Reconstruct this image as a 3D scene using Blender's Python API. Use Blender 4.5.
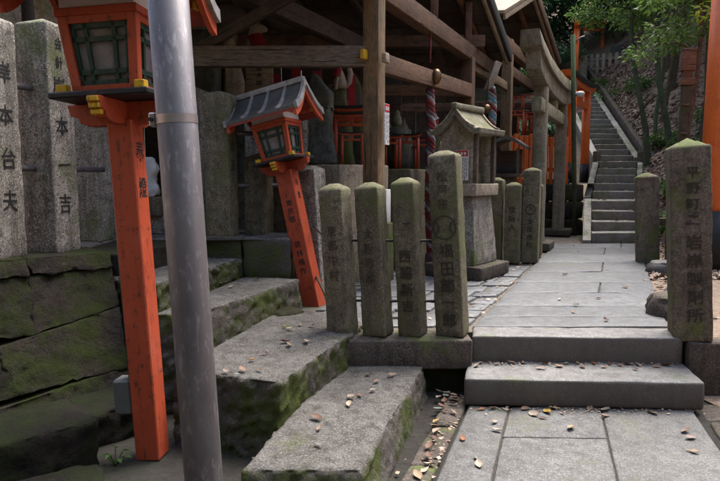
import bpy, bmesh, math, random
import numpy as np
from mathutils import Vector, Matrix, Euler, noise
R = math.radians
random.seed(7)
rng = np.random.default_rng(7)
scene = bpy.context.scene
for o in list(bpy.data.objects): bpy.data.objects.remove(o)
C = scene.collection

# ------------------------------------------------------------------ camera
cam_d = bpy.data.cameras.new('camera'); cam = bpy.data.objects.new('camera', cam_d); C.objects.link(cam)
cam_d.sensor_width = 36; cam_d.lens = 30; cam_d.clip_start = .05; cam_d.clip_end = 500
cam.location = (0, 0, 1.40); cam.rotation_euler = (R(84.0), 0, 0)
scene.camera = cam
# ------------------------------------------------------------------ sky, sun, exposure
SUN_EL, SUN_AZ = 63, 38          # elevation; azimuth clockwise from +Y
w = bpy.data.worlds.new('World'); scene.world = w; w.use_nodes = True
nt = w.node_tree; nt.nodes.clear()
sky = nt.nodes.new('ShaderNodeTexSky'); sky.sky_type = 'NISHITA'; sky.sun_disc = False
sky.sun_elevation = R(SUN_EL); sky.sun_rotation = R(SUN_AZ); sky.air_density = 1.0; sky.dust_density = 4.0; sky.ozone_density = 1.0
bg = nt.nodes.new('ShaderNodeBackground'); bg.inputs[1].default_value = .15
out = nt.nodes.new('ShaderNodeOutputWorld')
nt.links.new(sky.outputs[0], bg.inputs[0]); nt.links.new(bg.outputs[0], out.inputs[0])
sd = bpy.data.lights.new('sun', 'SUN'); sd.energy = 2.5; sd.angle = R(40); sd.color = (1, .97, .93)
sun = bpy.data.objects.new('sun', sd); C.objects.link(sun)
sdir = Vector((math.sin(R(SUN_AZ))*math.cos(R(SUN_EL)), math.cos(R(SUN_AZ))*math.cos(R(SUN_EL)), math.sin(R(SUN_EL))))
sun.rotation_euler = sdir.to_track_quat('Z', 'Y').to_euler()
scene.view_settings.view_transform = 'Standard'; scene.view_settings.look = 'None'
scene.view_settings.exposure = 1.48; scene.view_settings.gamma = 1
scene.render.engine = 'CYCLES'
scene.cycles.use_denoising = True
scene.cycles.max_bounces = 6; scene.cycles.diffuse_bounces = 4; scene.cycles.transparent_max_bounces = 8
scene.cycles.caustics_reflective = False; scene.cycles.caustics_refractive = False

# ================================================================== materials
def nodes(name):
    m = bpy.data.materials.new(name); m.use_nodes = True
    n = m.node_tree; n.nodes.clear()
    o = n.nodes.new('ShaderNodeOutputMaterial'); b = n.nodes.new('ShaderNodeBsdfPrincipled')
    n.links.new(b.outputs[0], o.inputs[0])
    return m, n, b, o
def N(n, t, **kw):
    x = n.nodes.new(t)
    for k, v in kw.items(): setattr(x, k, v)
    return x
def L(n, a, b): n.links.new(a, b)
def coords(n, scale=(1, 1, 1), rand=True):
    tc = N(n, 'ShaderNodeTexCoord'); mp = N(n, 'ShaderNodeMapping'); mp.inputs['Scale'].default_value = scale
    L(n, tc.outputs['Object'], mp.inputs['Vector'])
    if not rand: return mp.outputs[0]
    oi = N(n, 'ShaderNodeObjectInfo'); mu = N(n, 'ShaderNodeVectorMath', operation='SCALE')
    cb = N(n, 'ShaderNodeCombineXYZ')
    for i in range(3): L(n, oi.outputs['Random'], cb.inputs[i])
    L(n, cb.outputs[0], mu.inputs[0]); mu.inputs['Scale'].default_value = 37.0
    ad = N(n, 'ShaderNodeVectorMath', operation='ADD'); L(n, mp.outputs[0], ad.inputs[0]); L(n, mu.outputs[0], ad.inputs[1])
    return ad.outputs[0]
def noise_t(n, vec, scale, detail=4, rough=.6):
    x = N(n, 'ShaderNodeTexNoise'); x.inputs['Scale'].default_value = scale; x.inputs['Detail'].default_value = detail
    x.inputs['Roughness'].default_value = rough; L(n, vec, x.inputs['Vector']); return x.outputs['Fac']
def ramp(n, fac, *stops):
    r = N(n, 'ShaderNodeValToRGB'); e = r.color_ramp.elements
    while len(e) < len(stops): e.new(.5)
    for el, (p, c) in zip(e, stops):
        el.position = p; el.color = (c, c, c, 1) if not hasattr(c, '__len__') else (*c, 1)
    L(n, fac, r.inputs[0]); return r.outputs[0]
def mix(n, fac, a, b, mode='MIX'):
    x = N(n, 'ShaderNodeMix', data_type='RGBA', blend_type=mode)
    for s, v in ((0, fac), (6, a), (7, b)):
        if hasattr(v, 'is_output'): L(n, v, x.inputs[s])
        elif hasattr(v, '__len__'): x.inputs[s].default_value = (*v, 1)
        else: x.inputs[s].default_value = v
    return x.outputs[2]
def math_n(n, op, a, b):
    x = N(n, 'ShaderNodeMath', operation=op)
    for s, v in ((0, a), (1, b)):
        if hasattr(v, 'is_output'): L(n, v, x.inputs[s])
        else: x.inputs[s].default_value = v
    return x.outputs[0]
def bump(n, b, h, strength=.4, dist=.01):
    x = N(n, 'ShaderNodeBump'); x.inputs['Strength'].default_value = strength; x.inputs['Distance'].default_value = dist
    L(n, h, x.inputs['Height']); L(n, x.outputs[0], b.inputs['Normal'])
def obj_hsv(n, col, dv=.25, dh=.0):
    oi = N(n, 'ShaderNodeObjectInfo'); h = N(n, 'ShaderNodeHueSaturation')
    v = math_n(n, 'ADD', math_n(n, 'MULTIPLY', oi.outputs['Random'], dv*2), 1-dv); L(n, v, h.inputs['Value'])
    if dh: L(n, math_n(n, 'ADD', math_n(n, 'MULTIPLY', oi.outputs['Random'], dh*2), .5-dh), h.inputs['Hue'])
    L(n, col, h.inputs['Color']); return h.outputs[0]
def stone_mat(name, a, b, dark, moss=0., mosscol=(.05, .07, .012), lichen=0., speck=.5, rough=.9, bstr=.5, bdist=.008, scale=1., dv=.15, lcol=(.32, .36, .27), topmoss=.5, grime_shade=None, streak=.45):
    m, n, bs, o = nodes(name); v = coords(n)
    big = noise_t(n, v, 3*scale, 5); mid = noise_t(n, v, 14*scale, 6, .7); fine = noise_t(n, v, 85*scale, 4, .75)
    col = mix(n, ramp(n, big, (.36, 0.), (.62, 1.)), a, b)
    col = mix(n, ramp(n, mid, (.46, 0.), (.68, .9)), col, dark)
    sp = ramp(n, fine, (.41, 1.), (.50, 0.))
    col = mix(n, math_n(n, 'MULTIPLY', sp, min(1., speck*1.25)), col, dark)
    sp2 = ramp(n, noise_t(n, v, 110*scale, 2), (.56, 0.), (.64, 1.))
    col = mix(n, math_n(n, 'MULTIPLY', sp2, speck*.7), col, tuple(min(1, c*2.2) for c in a))
    stv = noise_t(n, coords(n, (9, 9, 1.1)), 1.6, 6, .7)
    col = mix(n, ramp(n, stv, (.48, 0.), (.62, streak)), col, dark)
    col = mix(n, ramp(n, noise_t(n, v, 5.5*scale, 7, .75), (.56, 0.), (.72, streak*.6)), col, tuple(min(1, c*1.6) for c in a))
    if grime_shade:                                        # upright faces: shade painted into the colour, with soil-splash brown
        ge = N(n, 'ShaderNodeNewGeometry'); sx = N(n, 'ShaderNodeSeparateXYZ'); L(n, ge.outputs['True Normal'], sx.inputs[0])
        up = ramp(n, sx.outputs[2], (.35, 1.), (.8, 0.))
        col = mix(n, math_n(n, 'MULTIPLY', up, ramp(n, mid, (.38, .95), (.62, .55))), col, grime_shade)
    if lichen:
        li = ramp(n, noise_t(n, v, 9*scale, 8, .75), (.60, 0.), (.68, 1.))
        col = mix(n, math_n(n, 'MULTIPLY', li, lichen), col, lcol)
    if moss:
        ge = N(n, 'ShaderNodeNewGeometry'); sx = N(n, 'ShaderNodeSeparateXYZ'); L(n, ge.outputs['Normal'], sx.inputs[0])
        up = math_n(n, 'ADD', math_n(n, 'MULTIPLY', sx.outputs[2], topmoss), .35*topmoss if topmoss > 0 else .6)
        mm = math_n(n, 'ADD', noise_t(n, v, 2.6*scale, 7, .72), math_n(n, 'MULTIPLY', up, .16))
        mk = ramp(n, mm, (.62-.22*moss, 0.), (.78-.22*moss, 1.))
        mc = mix(n, mid, mosscol, tuple(c*2.1 for c in mosscol))
        col = mix(n, math_n(n, 'MULTIPLY', mk, .85), col, mc)
    col = obj_hsv(n, col, dv)
    L(n, col, bs.inputs['Base Color']); bs.inputs['Roughness'].default_value = rough; bs.inputs['Specular IOR Level'].default_value = .2 if rough > .8 else .5
    h = math_n(n, 'ADD', math_n(n, 'MULTIPLY', noise_t(n, v, 24*scale, 8, .75), 1.), math_n(n, 'MULTIPLY', fine, .3))
    bump(n, bs, h, bstr, bdist); return m
def wood_mat(name, a, b, dark, rough=.8, moss=0.):
    m, n, bs, o = nodes(name); v = coords(n, (1.2, 14, 14))
    g = noise_t(n, v, 2.2, 6, .65); g2 = noise_t(n, v, 9, 4, .7)
    col = mix(n, ramp(n, g, (.3, 0.), (.7, 1.)), a, b)
    col = mix(n, ramp(n, g2, (.47, 0.), (.60, .85)), col, dark)
    big = noise_t(n, coords(n), 3.5, 5, .7)
    col = mix(n, ramp(n, big, (.46, 0.), (.66, .65)), col, dark)
    col = mix(n, ramp(n, noise_t(n, coords(n, (.9, 22, 22)), 2.5, 3, .5), (.62, 0.), (.66, .9)), col, tuple(x*.3 for x in dark))
    if moss:
        col = mix(n, ramp(n, noise_t(n, coords(n), 6, 6, .7), (.5, 0.), (.7, moss)), col, (.07, .09, .03))
    col = obj_hsv(n, col, .2)
    L(n, col, bs.inputs['Base Color']); bs.inputs['Roughness'].default_value = rough
    bump(n, bs, g2, .5, .004); return m
def paint_mat(name, c, wear=(.05, .03, .02), amount=.35, rough=.45, dv=.08, dirt=.35):
    m, n, bs, o = nodes(name); v = coords(n)
    f = noise_t(n, v, 22, 8, .75); g = noise_t(n, v, 4, 5, .7); gr = noise_t(n, coords(n, (16, 16, 1.1)), 3, 7, .75)
    col = mix(n, ramp(n, g, (.35, 0.), (.75, dirt)), c, tuple(x*.42 for x in c))
    col = mix(n, ramp(n, gr, (.45, 0.), (.78, .75*dirt+.2)), col, tuple(x*.5+.01 for x in c))
    col = mix(n, ramp(n, noise_t(n, v, 7, 4, .6), (.55, 0.), (.75, .35)), col, tuple(min(1, x*1.25+.05) for x in c))
    col = mix(n, ramp(n, math_n(n, 'ADD', math_n(n, 'MULTIPLY', f, .6), math_n(n, 'MULTIPLY', gr, .4)), (.535, 0.), (.585, amount)), col, wear)
    col = obj_hsv(n, col, dv)
    L(n, col, bs.inputs['Base Color']); bs.inputs['Roughness'].default_value = rough
    bs.inputs['Specular IOR Level'].default_value = .35
    bump(n, bs, math_n(n, 'ADD', f, gr), .35, .004); return m
def flat_mat(name, c, rough=.7, metal=0., var=.12):
    m, n, bs, o = nodes(name); v = coords(n)
    col = mix(n, ramp(n, noise_t(n, v, 12, 6, .7), (.3, 0.), (.75, 1.)), c, tuple(x*(1-var*2.5) for x in c))
    L(n, col, bs.inputs['Base Color']); bs.inputs['Roughness'].default_value = rough; bs.inputs['Metallic'].default_value = metal
    return m

M = {}
M['granite_grey'] = stone_mat('granite_grey', (.33, .30, .262), (.235, .213, .183), (.07, .062, .05), moss=.3, lichen=.35, speck=.85, topmoss=.3, streak=.6)
M['granite_brown'] = stone_mat('granite_brown', (.195, .168, .117), (.13, .116, .078), (.05, .043, .03), moss=.50, mosscol=(.062, .068, .027), lichen=.6, speck=.6, topmoss=.35, lcol=(.30, .31, .25))
M['granite_red'] = stone_mat('granite_red', (.17, .135, .105), (.12, .095, .075), (.04, .033, .027), moss=.5, lichen=.4, speck=.5, lcol=(.3, .3, .27))
M['kerb'] = stone_mat('kerb_stone', (.12, .098, .083), (.08, .066, .056), (.034, .028, .023), moss=.25, speck=.6, topmoss=.2)
M['step'] = stone_mat('step_stone', (.180, .176, .168), (.125, .121, .114), (.056, .052, .046), moss=.12, speck=.5, bstr=.4, topmoss=.1, rough=.62, grime_shade=(.072, .058, .048))
M['paving_low'] = stone_mat('lower_paving_stone', (.132, .129, .124), (.092, .089, .085), (.045, .043, .039), moss=.22, mosscol=(.06, .06, .03), speck=.7, bstr=.5, dv=.18, topmoss=.05, rough=.7)
M['paving'] = stone_mat('paving_stone', (.142, .146, .152), (.102, .105, .109), (.05, .05, .05), moss=.16, mosscol=(.06, .065, .03), speck=.5, bstr=.35, dv=.16, topmoss=.05, rough=.6)
M['stair'] = stone_mat('far_stair_stone', (.42, .395, .35), (.32, .30, .265), (.15, .137, .115), moss=.3, mosscol=(.06, .07, .03), speck=.5, topmoss=.0, rough=.8, grime_shade=(.12, .102, .085))
M['rock'] = stone_mat('mossy_rock', (.06, .047, .038), (.032, .026, .021), (.011, .009, .007), moss=.60, mosscol=(.022, .031, .004), lichen=.35, speck=.4, bstr=.9, bdist=.03, topmoss=.35, lcol=(.11, .095, .08))
M['stair_rock'] = stone_mat('rough_stair_stone', (.22, .208, .19), (.15, .14, .127), (.06, .053, .045), moss=.50, mosscol=(.05, .066, .010), lichen=.3, speck=.6, bstr=1., bdist=.025, topmoss=-1.1, streak=.3, grime_shade=(.085, .07, .06), lcol=(.3, .28, .27))
M['dark_rock'] = stone_mat('near_black_rock', (.026, .021, .017), (.016, .013, .010), (.006, .005, .004), moss=.62, mosscol=(.012, .018, .003), speck=.4, bstr=.9, bdist=.03, topmoss=.2)  # darker variant of the mossy rock, for the footing stones
M['dark_stone'] = stone_mat('dark_monument_stone', (.13, .13, .115), (.085, .09, .08), (.03, .03, .026), moss=.2, lichen=.5, speck=.3, lcol=(.16, .2, .17))
M['pale_stone'] = stone_mat('pale_stone', (.40, .34, .26), (.30, .25, .19), (.12, .095, .07), moss=.2, lichen=.2, speck=.6)
M['torii_stone'] = stone_mat('torii_stone', (.30, .27, .21), (.21, .19, .145), (.1, .09, .07), moss=.38, mosscol=(.075, .08, .035), lichen=.4, speck=.4, topmoss=.6, lcol=(.34, .35, .28))
M['wood_dark'] = wood_mat('weathered_dark_timber', (.19, .092, .045), (.125, .06, .03), (.045, .024, .014))
M['wood_grey'] = wood_mat('weathered_grey_timber', (.17, .122, .088), (.115, .083, .06), (.042, .03, .022))
M['wood_post'] = wood_mat('mossy_timber', (.23, .135, .066), (.15, .09, .045), (.055, .036, .018), moss=.45)
M['wood_light'] = wood_mat('pale_timber', (.42, .33, .24), (.32, .25, .17), (.14, .1, .065))
M['roof_board'] = wood_mat('roof_boarding', (.10, .068, .05), (.065, .045, .033), (.024, .017, .013))
M['vermilion'] = paint_mat('vermilion_paint', (.43, .072, .03), amount=.7, rough=.42, dirt=.3)
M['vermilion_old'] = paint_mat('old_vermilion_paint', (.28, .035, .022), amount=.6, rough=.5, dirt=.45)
M['orange'] = paint_mat('orange_vermilion_paint', (.70, .145, .028), amount=.25, rough=.4, dirt=.2)
M['black'] = paint_mat('black_paint', (.014, .014, .015), wear=(.09, .08, .07), amount=.3, rough=.5)
M['yellow'] = paint_mat('yellow_paint', (.62, .36, .02), amount=.5, rough=.45)
M['green'] = paint_mat('dark_green_paint', (.018, .05, .034), wear=(.1, .1, .09), amount=.4, rough=.45)
M['paper'] = flat_mat('lantern_pane', (.27, .235, .235), .35, 0., .25)
M['white'] = flat_mat('white_board', (.7, .68, .66), .5)
M['notice_red'] = flat_mat('notice_red', (.5, .02, .02), .5)
M['ink'] = flat_mat('black_ink', (.012, .012, .013), .6)
M['carved'] = flat_mat('carved_stone', (.036, .03, .022), .9)
M['carved_faint'] = flat_mat('worn_carved_stone', (.06, .05, .035), .9)
M['print'] = flat_mat('grey_print', (.12, .12, .13), .6)
M['roof_tin'] = flat_mat('weathered_tin', (.12, .115, .106), .5, .3, .2)
M['roof_tin_light'] = flat_mat('tin_trim', (.36, .345, .33), .5, .1, .3)
M['tile'] = flat_mat('dark_roof_sheet', (.03, .03, .032), .5)
M['rod'] = flat_mat('rusty_rod', (.05, .042, .036), .7, .3)
M['plastic_grey'] = flat_mat('grey_plastic', (.10, .105, .10), .6)
M['red_cloth'] = flat_mat('red_cloth', (.28, .012, .015), .9)
M['fox'] = flat_mat('pale_fox_stone', (.42, .33, .26), .85)
M['brass'] = flat_mat('dark_brass', (.16, .10, .05), .4, .8)
M['wire'] = flat_mat('black_wire', (.02, .02, .02), .6)
def pole_mat():
    m, n, bs, o = nodes('galvanised_steel'); v = coords(n, (1, 1, .35), False)
    f = noise_t(n, v, 9, 8, .75); g = noise_t(n, v, 60, 4, .7)
    col = mix(n, ramp(n, f, (.36, 0.), (.64, 1.)), (.17, .158, .163), (.11, .10, .107))
    col = mix(n, ramp(n, g, (.55, 0.), (.68, .6)), col, (.30, .28, .29))
    col = mix(n, ramp(n, noise_t(n, coords(n, (14, 14, .5), False), 3, 6, .75), (.52, 0.), (.7, .15)), col, (.09, .08, .085))
    L(n, col, bs.inputs['Base Color']); bs.inputs['Metallic'].default_value = .5
    L(n, ramp(n, f, (.3, .38), (.7, .58)), bs.inputs['Roughness']); bump(n, bs, g, .08, .002); return m
M['steel'] = pole_mat()
M['band'] = flat_mat('steel_band', (.42, .38, .38), .42, .8, .15)
def rope_mat(name, cols):
    m, n, bs, o = nodes(name); tc = N(n, 'ShaderNodeTexCoord')
    L(n, ramp(n, noise_t(n, tc.outputs['Object'], 14, 5, .8), (.35, cols[0]), (.5, cols[1]), (.62, cols[2])), bs.inputs['Base Color'])
    bs.inputs['Roughness'].default_value = .95; return m
M['rope_red'] = rope_mat('red_rope_strand', ((.30, .02, .02), (.16, .02, .025), (.05, .03, .03)))
M['rope_white'] = rope_mat('white_rope_strand', ((.45, .42, .40), (.28, .25, .25), (.08, .07, .08)))
M['rope_dark'] = rope_mat('dark_rope_strand', ((.06, .05, .06), (.10, .07, .08), (.2, .05, .05)))
M['rope_blue'] = rope_mat('blue_rope_strand', ((.05, .2, .3), (.09, .28, .36), (.2, .3, .33)))
def soil_mat(name, a, b, c, scale=1., moss=.3):
    m, n, bs, o = nodes(name); v = coords(n, rand=False)
    f = noise_t(n, v, 1.3*scale, 8, .7); g = noise_t(n, v, 22*scale, 8, .75)
    vo = N(n, 'ShaderNodeTexVoronoi'); vo.inputs['Scale'].default_value = 26*scale; L(n, v, vo.inputs['Vector'])
    col = mix(n, ramp(n, g, (.35, 0.), (.7, 1.)), a, b)
    vc = ramp(n, vo.outputs['Color'], (.2, 0.), (.85, 1.))
    col = mix(n, math_n(n, 'MULTIPLY', vc, .6), col, c)
    col = mix(n, ramp(n, f, (.5, 0.), (.72, moss)), col, (.035, .05, .012))
    L(n, col, bs.inputs['Base Color']); bs.inputs['Roughness'].default_value = .95
    bump(n, bs, math_n(n, 'ADD', g, math_n(n, 'MULTIPLY', vo.outputs['Distance'], .6)), .6, .02); return m
M['soil'] = soil_mat('damp_soil', (.016, .013, .010), (.034, .028, .022), (.010, .008, .006))
M['joint'] = soil_mat('mossy_joint_soil', (.04, .036, .028), (.075, .068, .05), (.025, .022, .016), 2., .5)
M['dirt'] = soil_mat('packed_dirt', (.13, .11, .085), (.19, .165, .13), (.08, .065, .05), 1., .6)
M['litter_soil'] = soil_mat('leaf_litter_soil', (.16, .11, .076), (.26, .185, .132), (.35, .265, .20), 1.7, .25)
M['bank_soil'] = soil_mat('shaded_bank_soil', (.05, .04, .028), (.09, .07, .05), (.12, .09, .065), .6, .7)
def leaf_mat(name, a, b, c, transl=.5, rough=.45, dv=0.):
    m, n, bs, o = nodes(name); ge = N(n, 'ShaderNodeNewGeometry')
    col = ramp(n, ge.outputs['Random Per Island'], (0., a), (.5, b), (1., c))
    if dv: col = obj_hsv(n, col, dv, .02)
    L(n, col, bs.inputs['Base Color']); bs.inputs['Roughness'].default_value = rough
    if transl:
        t = N(n, 'ShaderNodeBsdfTranslucent'); L(n, col, t.inputs[0]); ms = N(n, 'ShaderNodeMixShader'); ms.inputs[0].default_value = transl
        L(n, bs.outputs[0], ms.inputs[1]); L(n, t.outputs[0], ms.inputs[2]); L(n, ms.outputs[0], o.inputs[0])
    return m
M['leaf_dark'] = leaf_mat('glossy_dark_leaves', (.05, .11, .05), (.085, .17, .07), (.13, .24, .10))
M['leaf_mid'] = leaf_mat('green_leaves', (.05, .11, .026), (.085, .165, .04), (.14, .235, .058))
M['leaf_fern'] = leaf_mat('feathery_green_leaves', (.06, .125, .022), (.105, .19, .035), (.17, .26, .055))
M['leaf_yellow'] = leaf_mat('yellow_green_leaves', (.22, .30, .02), (.34, .40, .03), (.42, .45, .05))
M['litter'] = leaf_mat('dry_leaf_litter', (.15, .098, .065), (.29, .20, .138), (.44, .34, .265), 0., .8)
def fallen_mat(name, c):
    m, n, bs, o = nodes(name); v = coords(n)
    f = noise_t(n, v, 40, 5, .7)
    col = mix(n, ramp(n, f, (.35, 0.), (.7, .9)), c, tuple(x*.45 for x in c)); col = obj_hsv(n, col, .25, .015)
    L(n, col, bs.inputs['Base Color']); bs.inputs['Roughness'].default_value = .7; return m
FL = [fallen_mat('tan_dry_leaf', (.28, .185, .115)), fallen_mat('pale_dry_leaf', (.36, .28, .21)), fallen_mat('brown_dry_leaf', (.15, .075, .045)),
      fallen_mat('orange_dry_leaf', (.30, .13, .035)), fallen_mat('grey_green_leaf', (.18, .20, .165)), fallen_mat('yellow_leaf', (.40, .25, .05))]
M['bark'] = stone_mat('bark', (.13, .10, .075), (.085, .065, .048), (.03, .024, .018), moss=.5, mosscol=(.04, .055, .02), speck=.4, bstr=1., bdist=.02, scale=1.5)
M['bark_green'] = stone_mat('mossy_bark', (.11, .125, .085), (.07, .085, .055), (.03, .032, .022), moss=.6, mosscol=(.05, .075, .03), speck=.3, bstr=.8, scale=1.5)
M['bark_red'] = stone_mat('reddish_bark', (.17, .095, .06), (.11, .065, .042), (.04, .026, .02), speck=.3, bstr=.8, scale=1.5)

# ================================================================== object helpers
def obj(name, me, mat=None, parent=None, loc=None, rot=None, smooth=False):
    o = bpy.data.objects.new(name, me); C.objects.link(o)
    if mat is not None and not me.materials: me.materials.append(mat if not isinstance(mat, str) else M[mat])
    if parent is not None: o.parent = parent
    if loc is not None: o.location = loc
    if rot is not None: o.rotation_euler = rot
    if smooth: me.polygons.foreach_set('use_smooth', [True]*len(me.polygons))
    return o
def tag(o, label=None, cat=None, group=None, kind=None):
    if label: o['label'] = label
    if cat: o['category'] = cat
    if group: o['group'] = group
    if kind: o['kind'] = kind
    return o
def thing(name, label, cat, loc=(0, 0, 0), rz=0., group=None, tilt=(0, 0), kind=None):
    o = bpy.data.objects.new(name, None); C.objects.link(o); o.empty_display_size = .1
    o.location = loc; o.rotation_euler = (tilt[0], tilt[1], rz)
    return tag(o, label, cat, group, kind)
def struct(name, label=None):
    o = bpy.data.objects.new(name, None); C.objects.link(o); return tag(o, label, None, None, 'structure')
def pyd(name, v, f):
    me = bpy.data.meshes.new(name); me.from_pydata([tuple(p) for p in v], [], [tuple(q) for q in f]); me.update(); return me
class MB:
    def __init__(s): s.v = []; s.f = []
    def add(s, v, f):
        k = len(s.v); s.v += [tuple(p) for p in v]; s.f += [tuple(i+k for i in q) for q in f]; return s
    def box(s, x0, x1, y0, y1, z0, z1, taper=None):
        v = [(x, y, z) for z in (z0, z1) for x, y in ((x0, y0), (x1, y0), (x1, y1), (x0, y1))]
        if taper:
            cx, cy = (x0+x1)/2, (y0+y1)/2
            v = v[:4] + [(cx+(x-cx)*taper, cy+(y-cy)*taper, z) for x, y, z in v[4:]]
        return s.add(v, [(3, 2, 1, 0), (4, 5, 6, 7), (0, 1, 5, 4), (1, 2, 6, 5), (2, 3, 7, 6), (3, 0, 4, 7)])
    def prism(s, poly, a, b, axis='y'):
        n = len(poly)
        mk = {'y': lambda p, t: (p[0], t, p[1]), 'x': lambda p, t: (t, p[0], p[1]), 'z': lambda p, t: (p[0], p[1], t)}[axis]
        v = [mk(p, a) for p in poly] + [mk(p, b) for p in poly]
        return s.add(v, [tuple(range(n))[::-1], tuple(range(n, 2*n))] + [(i, (i+1) % n, n+(i+1) % n, n+i) for i in range(n)])
    def tube(s, pts, rad, seg=10, caps=True):
        pts = [Vector(p) for p in pts]; rr = rad if hasattr(rad, '__len__') else [rad]*len(pts)
        v = []; f = []; up0 = None
        for i, p in enumerate(pts):
            d = (pts[min(i+1, len(pts)-1)] - pts[max(i-1, 0)]).normalized()
            if up0 is None: up0 = d.orthogonal().normalized()
            a = (up0 - d*up0.dot(d)).normalized(); up0 = a; b = d.cross(a)
            for k in range(seg):
                t = 2*math.pi*k/seg; v.append(p + (a*math.cos(t)+b*math.sin(t))*rr[i])
        for i in range(len(pts)-1):
            for k in range(seg):
                f.append((i*seg+k, i*seg+(k+1) % seg, (i+1)*seg+(k+1) % seg, (i+1)*seg+k))
        if caps: f.append(tuple(range(seg))[::-1]); f.append(tuple(range((len(pts)-1)*seg, len(pts)*seg)))
        return s.add(v, f)
    def mesh(s, name): return pyd(name, s.v, s.f)
    def build(s, name, mat, parent=None, loc=None, rot=None, smooth=False, bev=0.):
        me = s.mesh(name)
        bm = bmesh.new(); bm.from_mesh(me); bmesh.ops.recalc_face_normals(bm, faces=bm.faces[:])
        if bev: bmesh.ops.bevel(bm, geom=bm.edges[:], offset=bev, segments=1, affect='EDGES')
        bm.to_mesh(me); bm.free()
        return obj(name, me, mat, parent, loc, rot, smooth)
def stone_mesh(name, size=None, corners=None, r=.01, res=.1, amp=.006, freq=4., seed=0., warp=None, crag=0.):
    """A rounded, roughened block: base centre at the origin (size) or eight world corners (4 bottom, 4 top, anticlockwise)."""
    if corners:
        c = [Vector(p) for p in corners]
        Lx = ((c[1]-c[0]).length+(c[2]-c[3]).length)/2; Ly = ((c[3]-c[0]).length+(c[2]-c[1]).length)/2; Lz = max((c[4]-c[0]).length, (c[6]-c[2]).length)
    else: Lx, Ly, Lz = size
    Ls = (Lx, Ly, Lz); r = min(r, min(Ls)*.3)
    ax = []
    for l in Ls:
        k = max(1, int(round((l-2*r)/res)))
        ax.append([-l/2, -l/2+r*.3] + [-l/2+r+(l-2*r)*i/k for i in range(k+1)] + [l/2-r*.3, l/2])
    n = [len(a) for a in ax]; idx = {}; V = []; F = []
    def vid(i, j, k):
        key = (i, j, k)
        if key in idx: return idx[key]
        q = Vector((ax[0][i], ax[1][j], ax[2][k])); un = Vector((q.x/Lx*2, q.y/Ly*2, q.z/Lz*2))
        inner = Vector([max(-l/2+r, min(l/2-r, q[t])) for t, l in enumerate(Ls)]); d = q-inner
        if d.length > 1e-9: dn = d.normalized(); q = inner+dn*r
        else: dn = Vector((0, 0, 1))
        if corners:
            u, v_, w_ = (q.x/Lx+.5, q.y/Ly+.5, q.z/Lz+.5)
            lo = (c[0]*(1-u)+c[1]*u)*(1-v_) + (c[3]*(1-u)+c[2]*u)*v_
            hi = (c[4]*(1-u)+c[5]*u)*(1-v_) + (c[7]*(1-u)+c[6]*u)*v_
            p = lo*(1-w_)+hi*w_
        else: p = q+Vector((0, 0, Lz/2))
        if warp: p = warp(p, un)
        if amp:
            s_ = p*freq + Vector((seed*7.3, seed*3.1, seed*11.7))
            h = noise.noise(s_)+.5*noise.noise(s_*2.3)+.3*noise.noise(s_*5.1)
            if crag:
                if un.z < .985:
                    a_ = abs(noise.noise(s_*1.9+Vector((5, 1, 2)))); h = h*.55 + crag*(.45-1.7*a_) + crag*.7*noise.noise(s_*4.3) + crag*.55*noise.noise(s_*9.) + crag*.35*noise.noise(s_*17.)
                else: h *= .3
            p = p+dn*(h*amp)
        idx[key] = len(V); V.append(p); return idx[key]
    for t in range(3):
        a, b = [x for x in range(3) if x != t]
        for side in (0, n[t]-1):
            for i in range(n[a]-1):
                for j in range(n[b]-1):
                    q = []
                    for di, dj in ((0, 0), (1, 0), (1, 1), (0, 1)):
                        ijk = [0, 0, 0]; ijk[t] = side; ijk[a] = i+di; ijk[b] = j+dj; q.append(vid(*ijk))
                    flip = (side == 0) ^ (t == 1)
                    F.append(tuple(q[::-1]) if flip else tuple(q))
    me = pyd(name, V, F); me.polygons.foreach_set('use_smooth', [True]*len(me.polygons)); return me
def stone(name, mat, parent=None, loc=None, rz=0., **kw):
    return obj(name, stone_mesh(name, **kw), mat, parent, loc, (0, 0, rz))
def hexa(poly, z0, z1):
    if not hasattr(z0, '__len__'): z0 = [z0]*4
    if not hasattr(z1, '__len__'): z1 = [z1]*4
    return [(x, y, z) for (x, y), z in zip(poly, z0)] + [(x, y, z) for (x, y), z in zip(poly, z1)]
def Wm(o):
    if o is None: return Matrix()
    return Wm(o.parent) @ o.matrix_parent_inverse @ o.matrix_basis
def attach(o, p):
    m = Wm(o); o.parent = p; o.matrix_parent_inverse = Wm(p).inverted(); o.matrix_basis = m; return o
def beam(name, p0, p1, w_, h_, mat, parent=None, r=.008, amp=.002, roll=0.):
    """A squared timber from p0 to p1 (axis), w_ wide, h_ deep, grain along its length."""
    a, b = Vector(p0), Vector(p1); d = b-a; l = d.length; x = d.normalized()
    up = Vector((0, 0, 1)) if abs(x.z) < .95 else Vector((0, 1, 0))
    y = up.cross(x).normalized(); z = x.cross(y)
    me = stone_mesh(name, size=(l, w_, h_), r=r, res=max(l/4, .3), amp=amp, freq=2.5, seed=random.random()*9)
    o = obj(name, me, mat)
    m = Matrix((x, y, z)).transposed().to_4x4()
    if roll: m = m @ Matrix.Rotation(roll, 4, 'X')
    m.translation = (a+b)/2 - m.to_3x3() @ Vector((0, 0, h_/2))
    o.matrix_basis = m
    return attach(o, parent) if parent is not None else o

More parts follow.
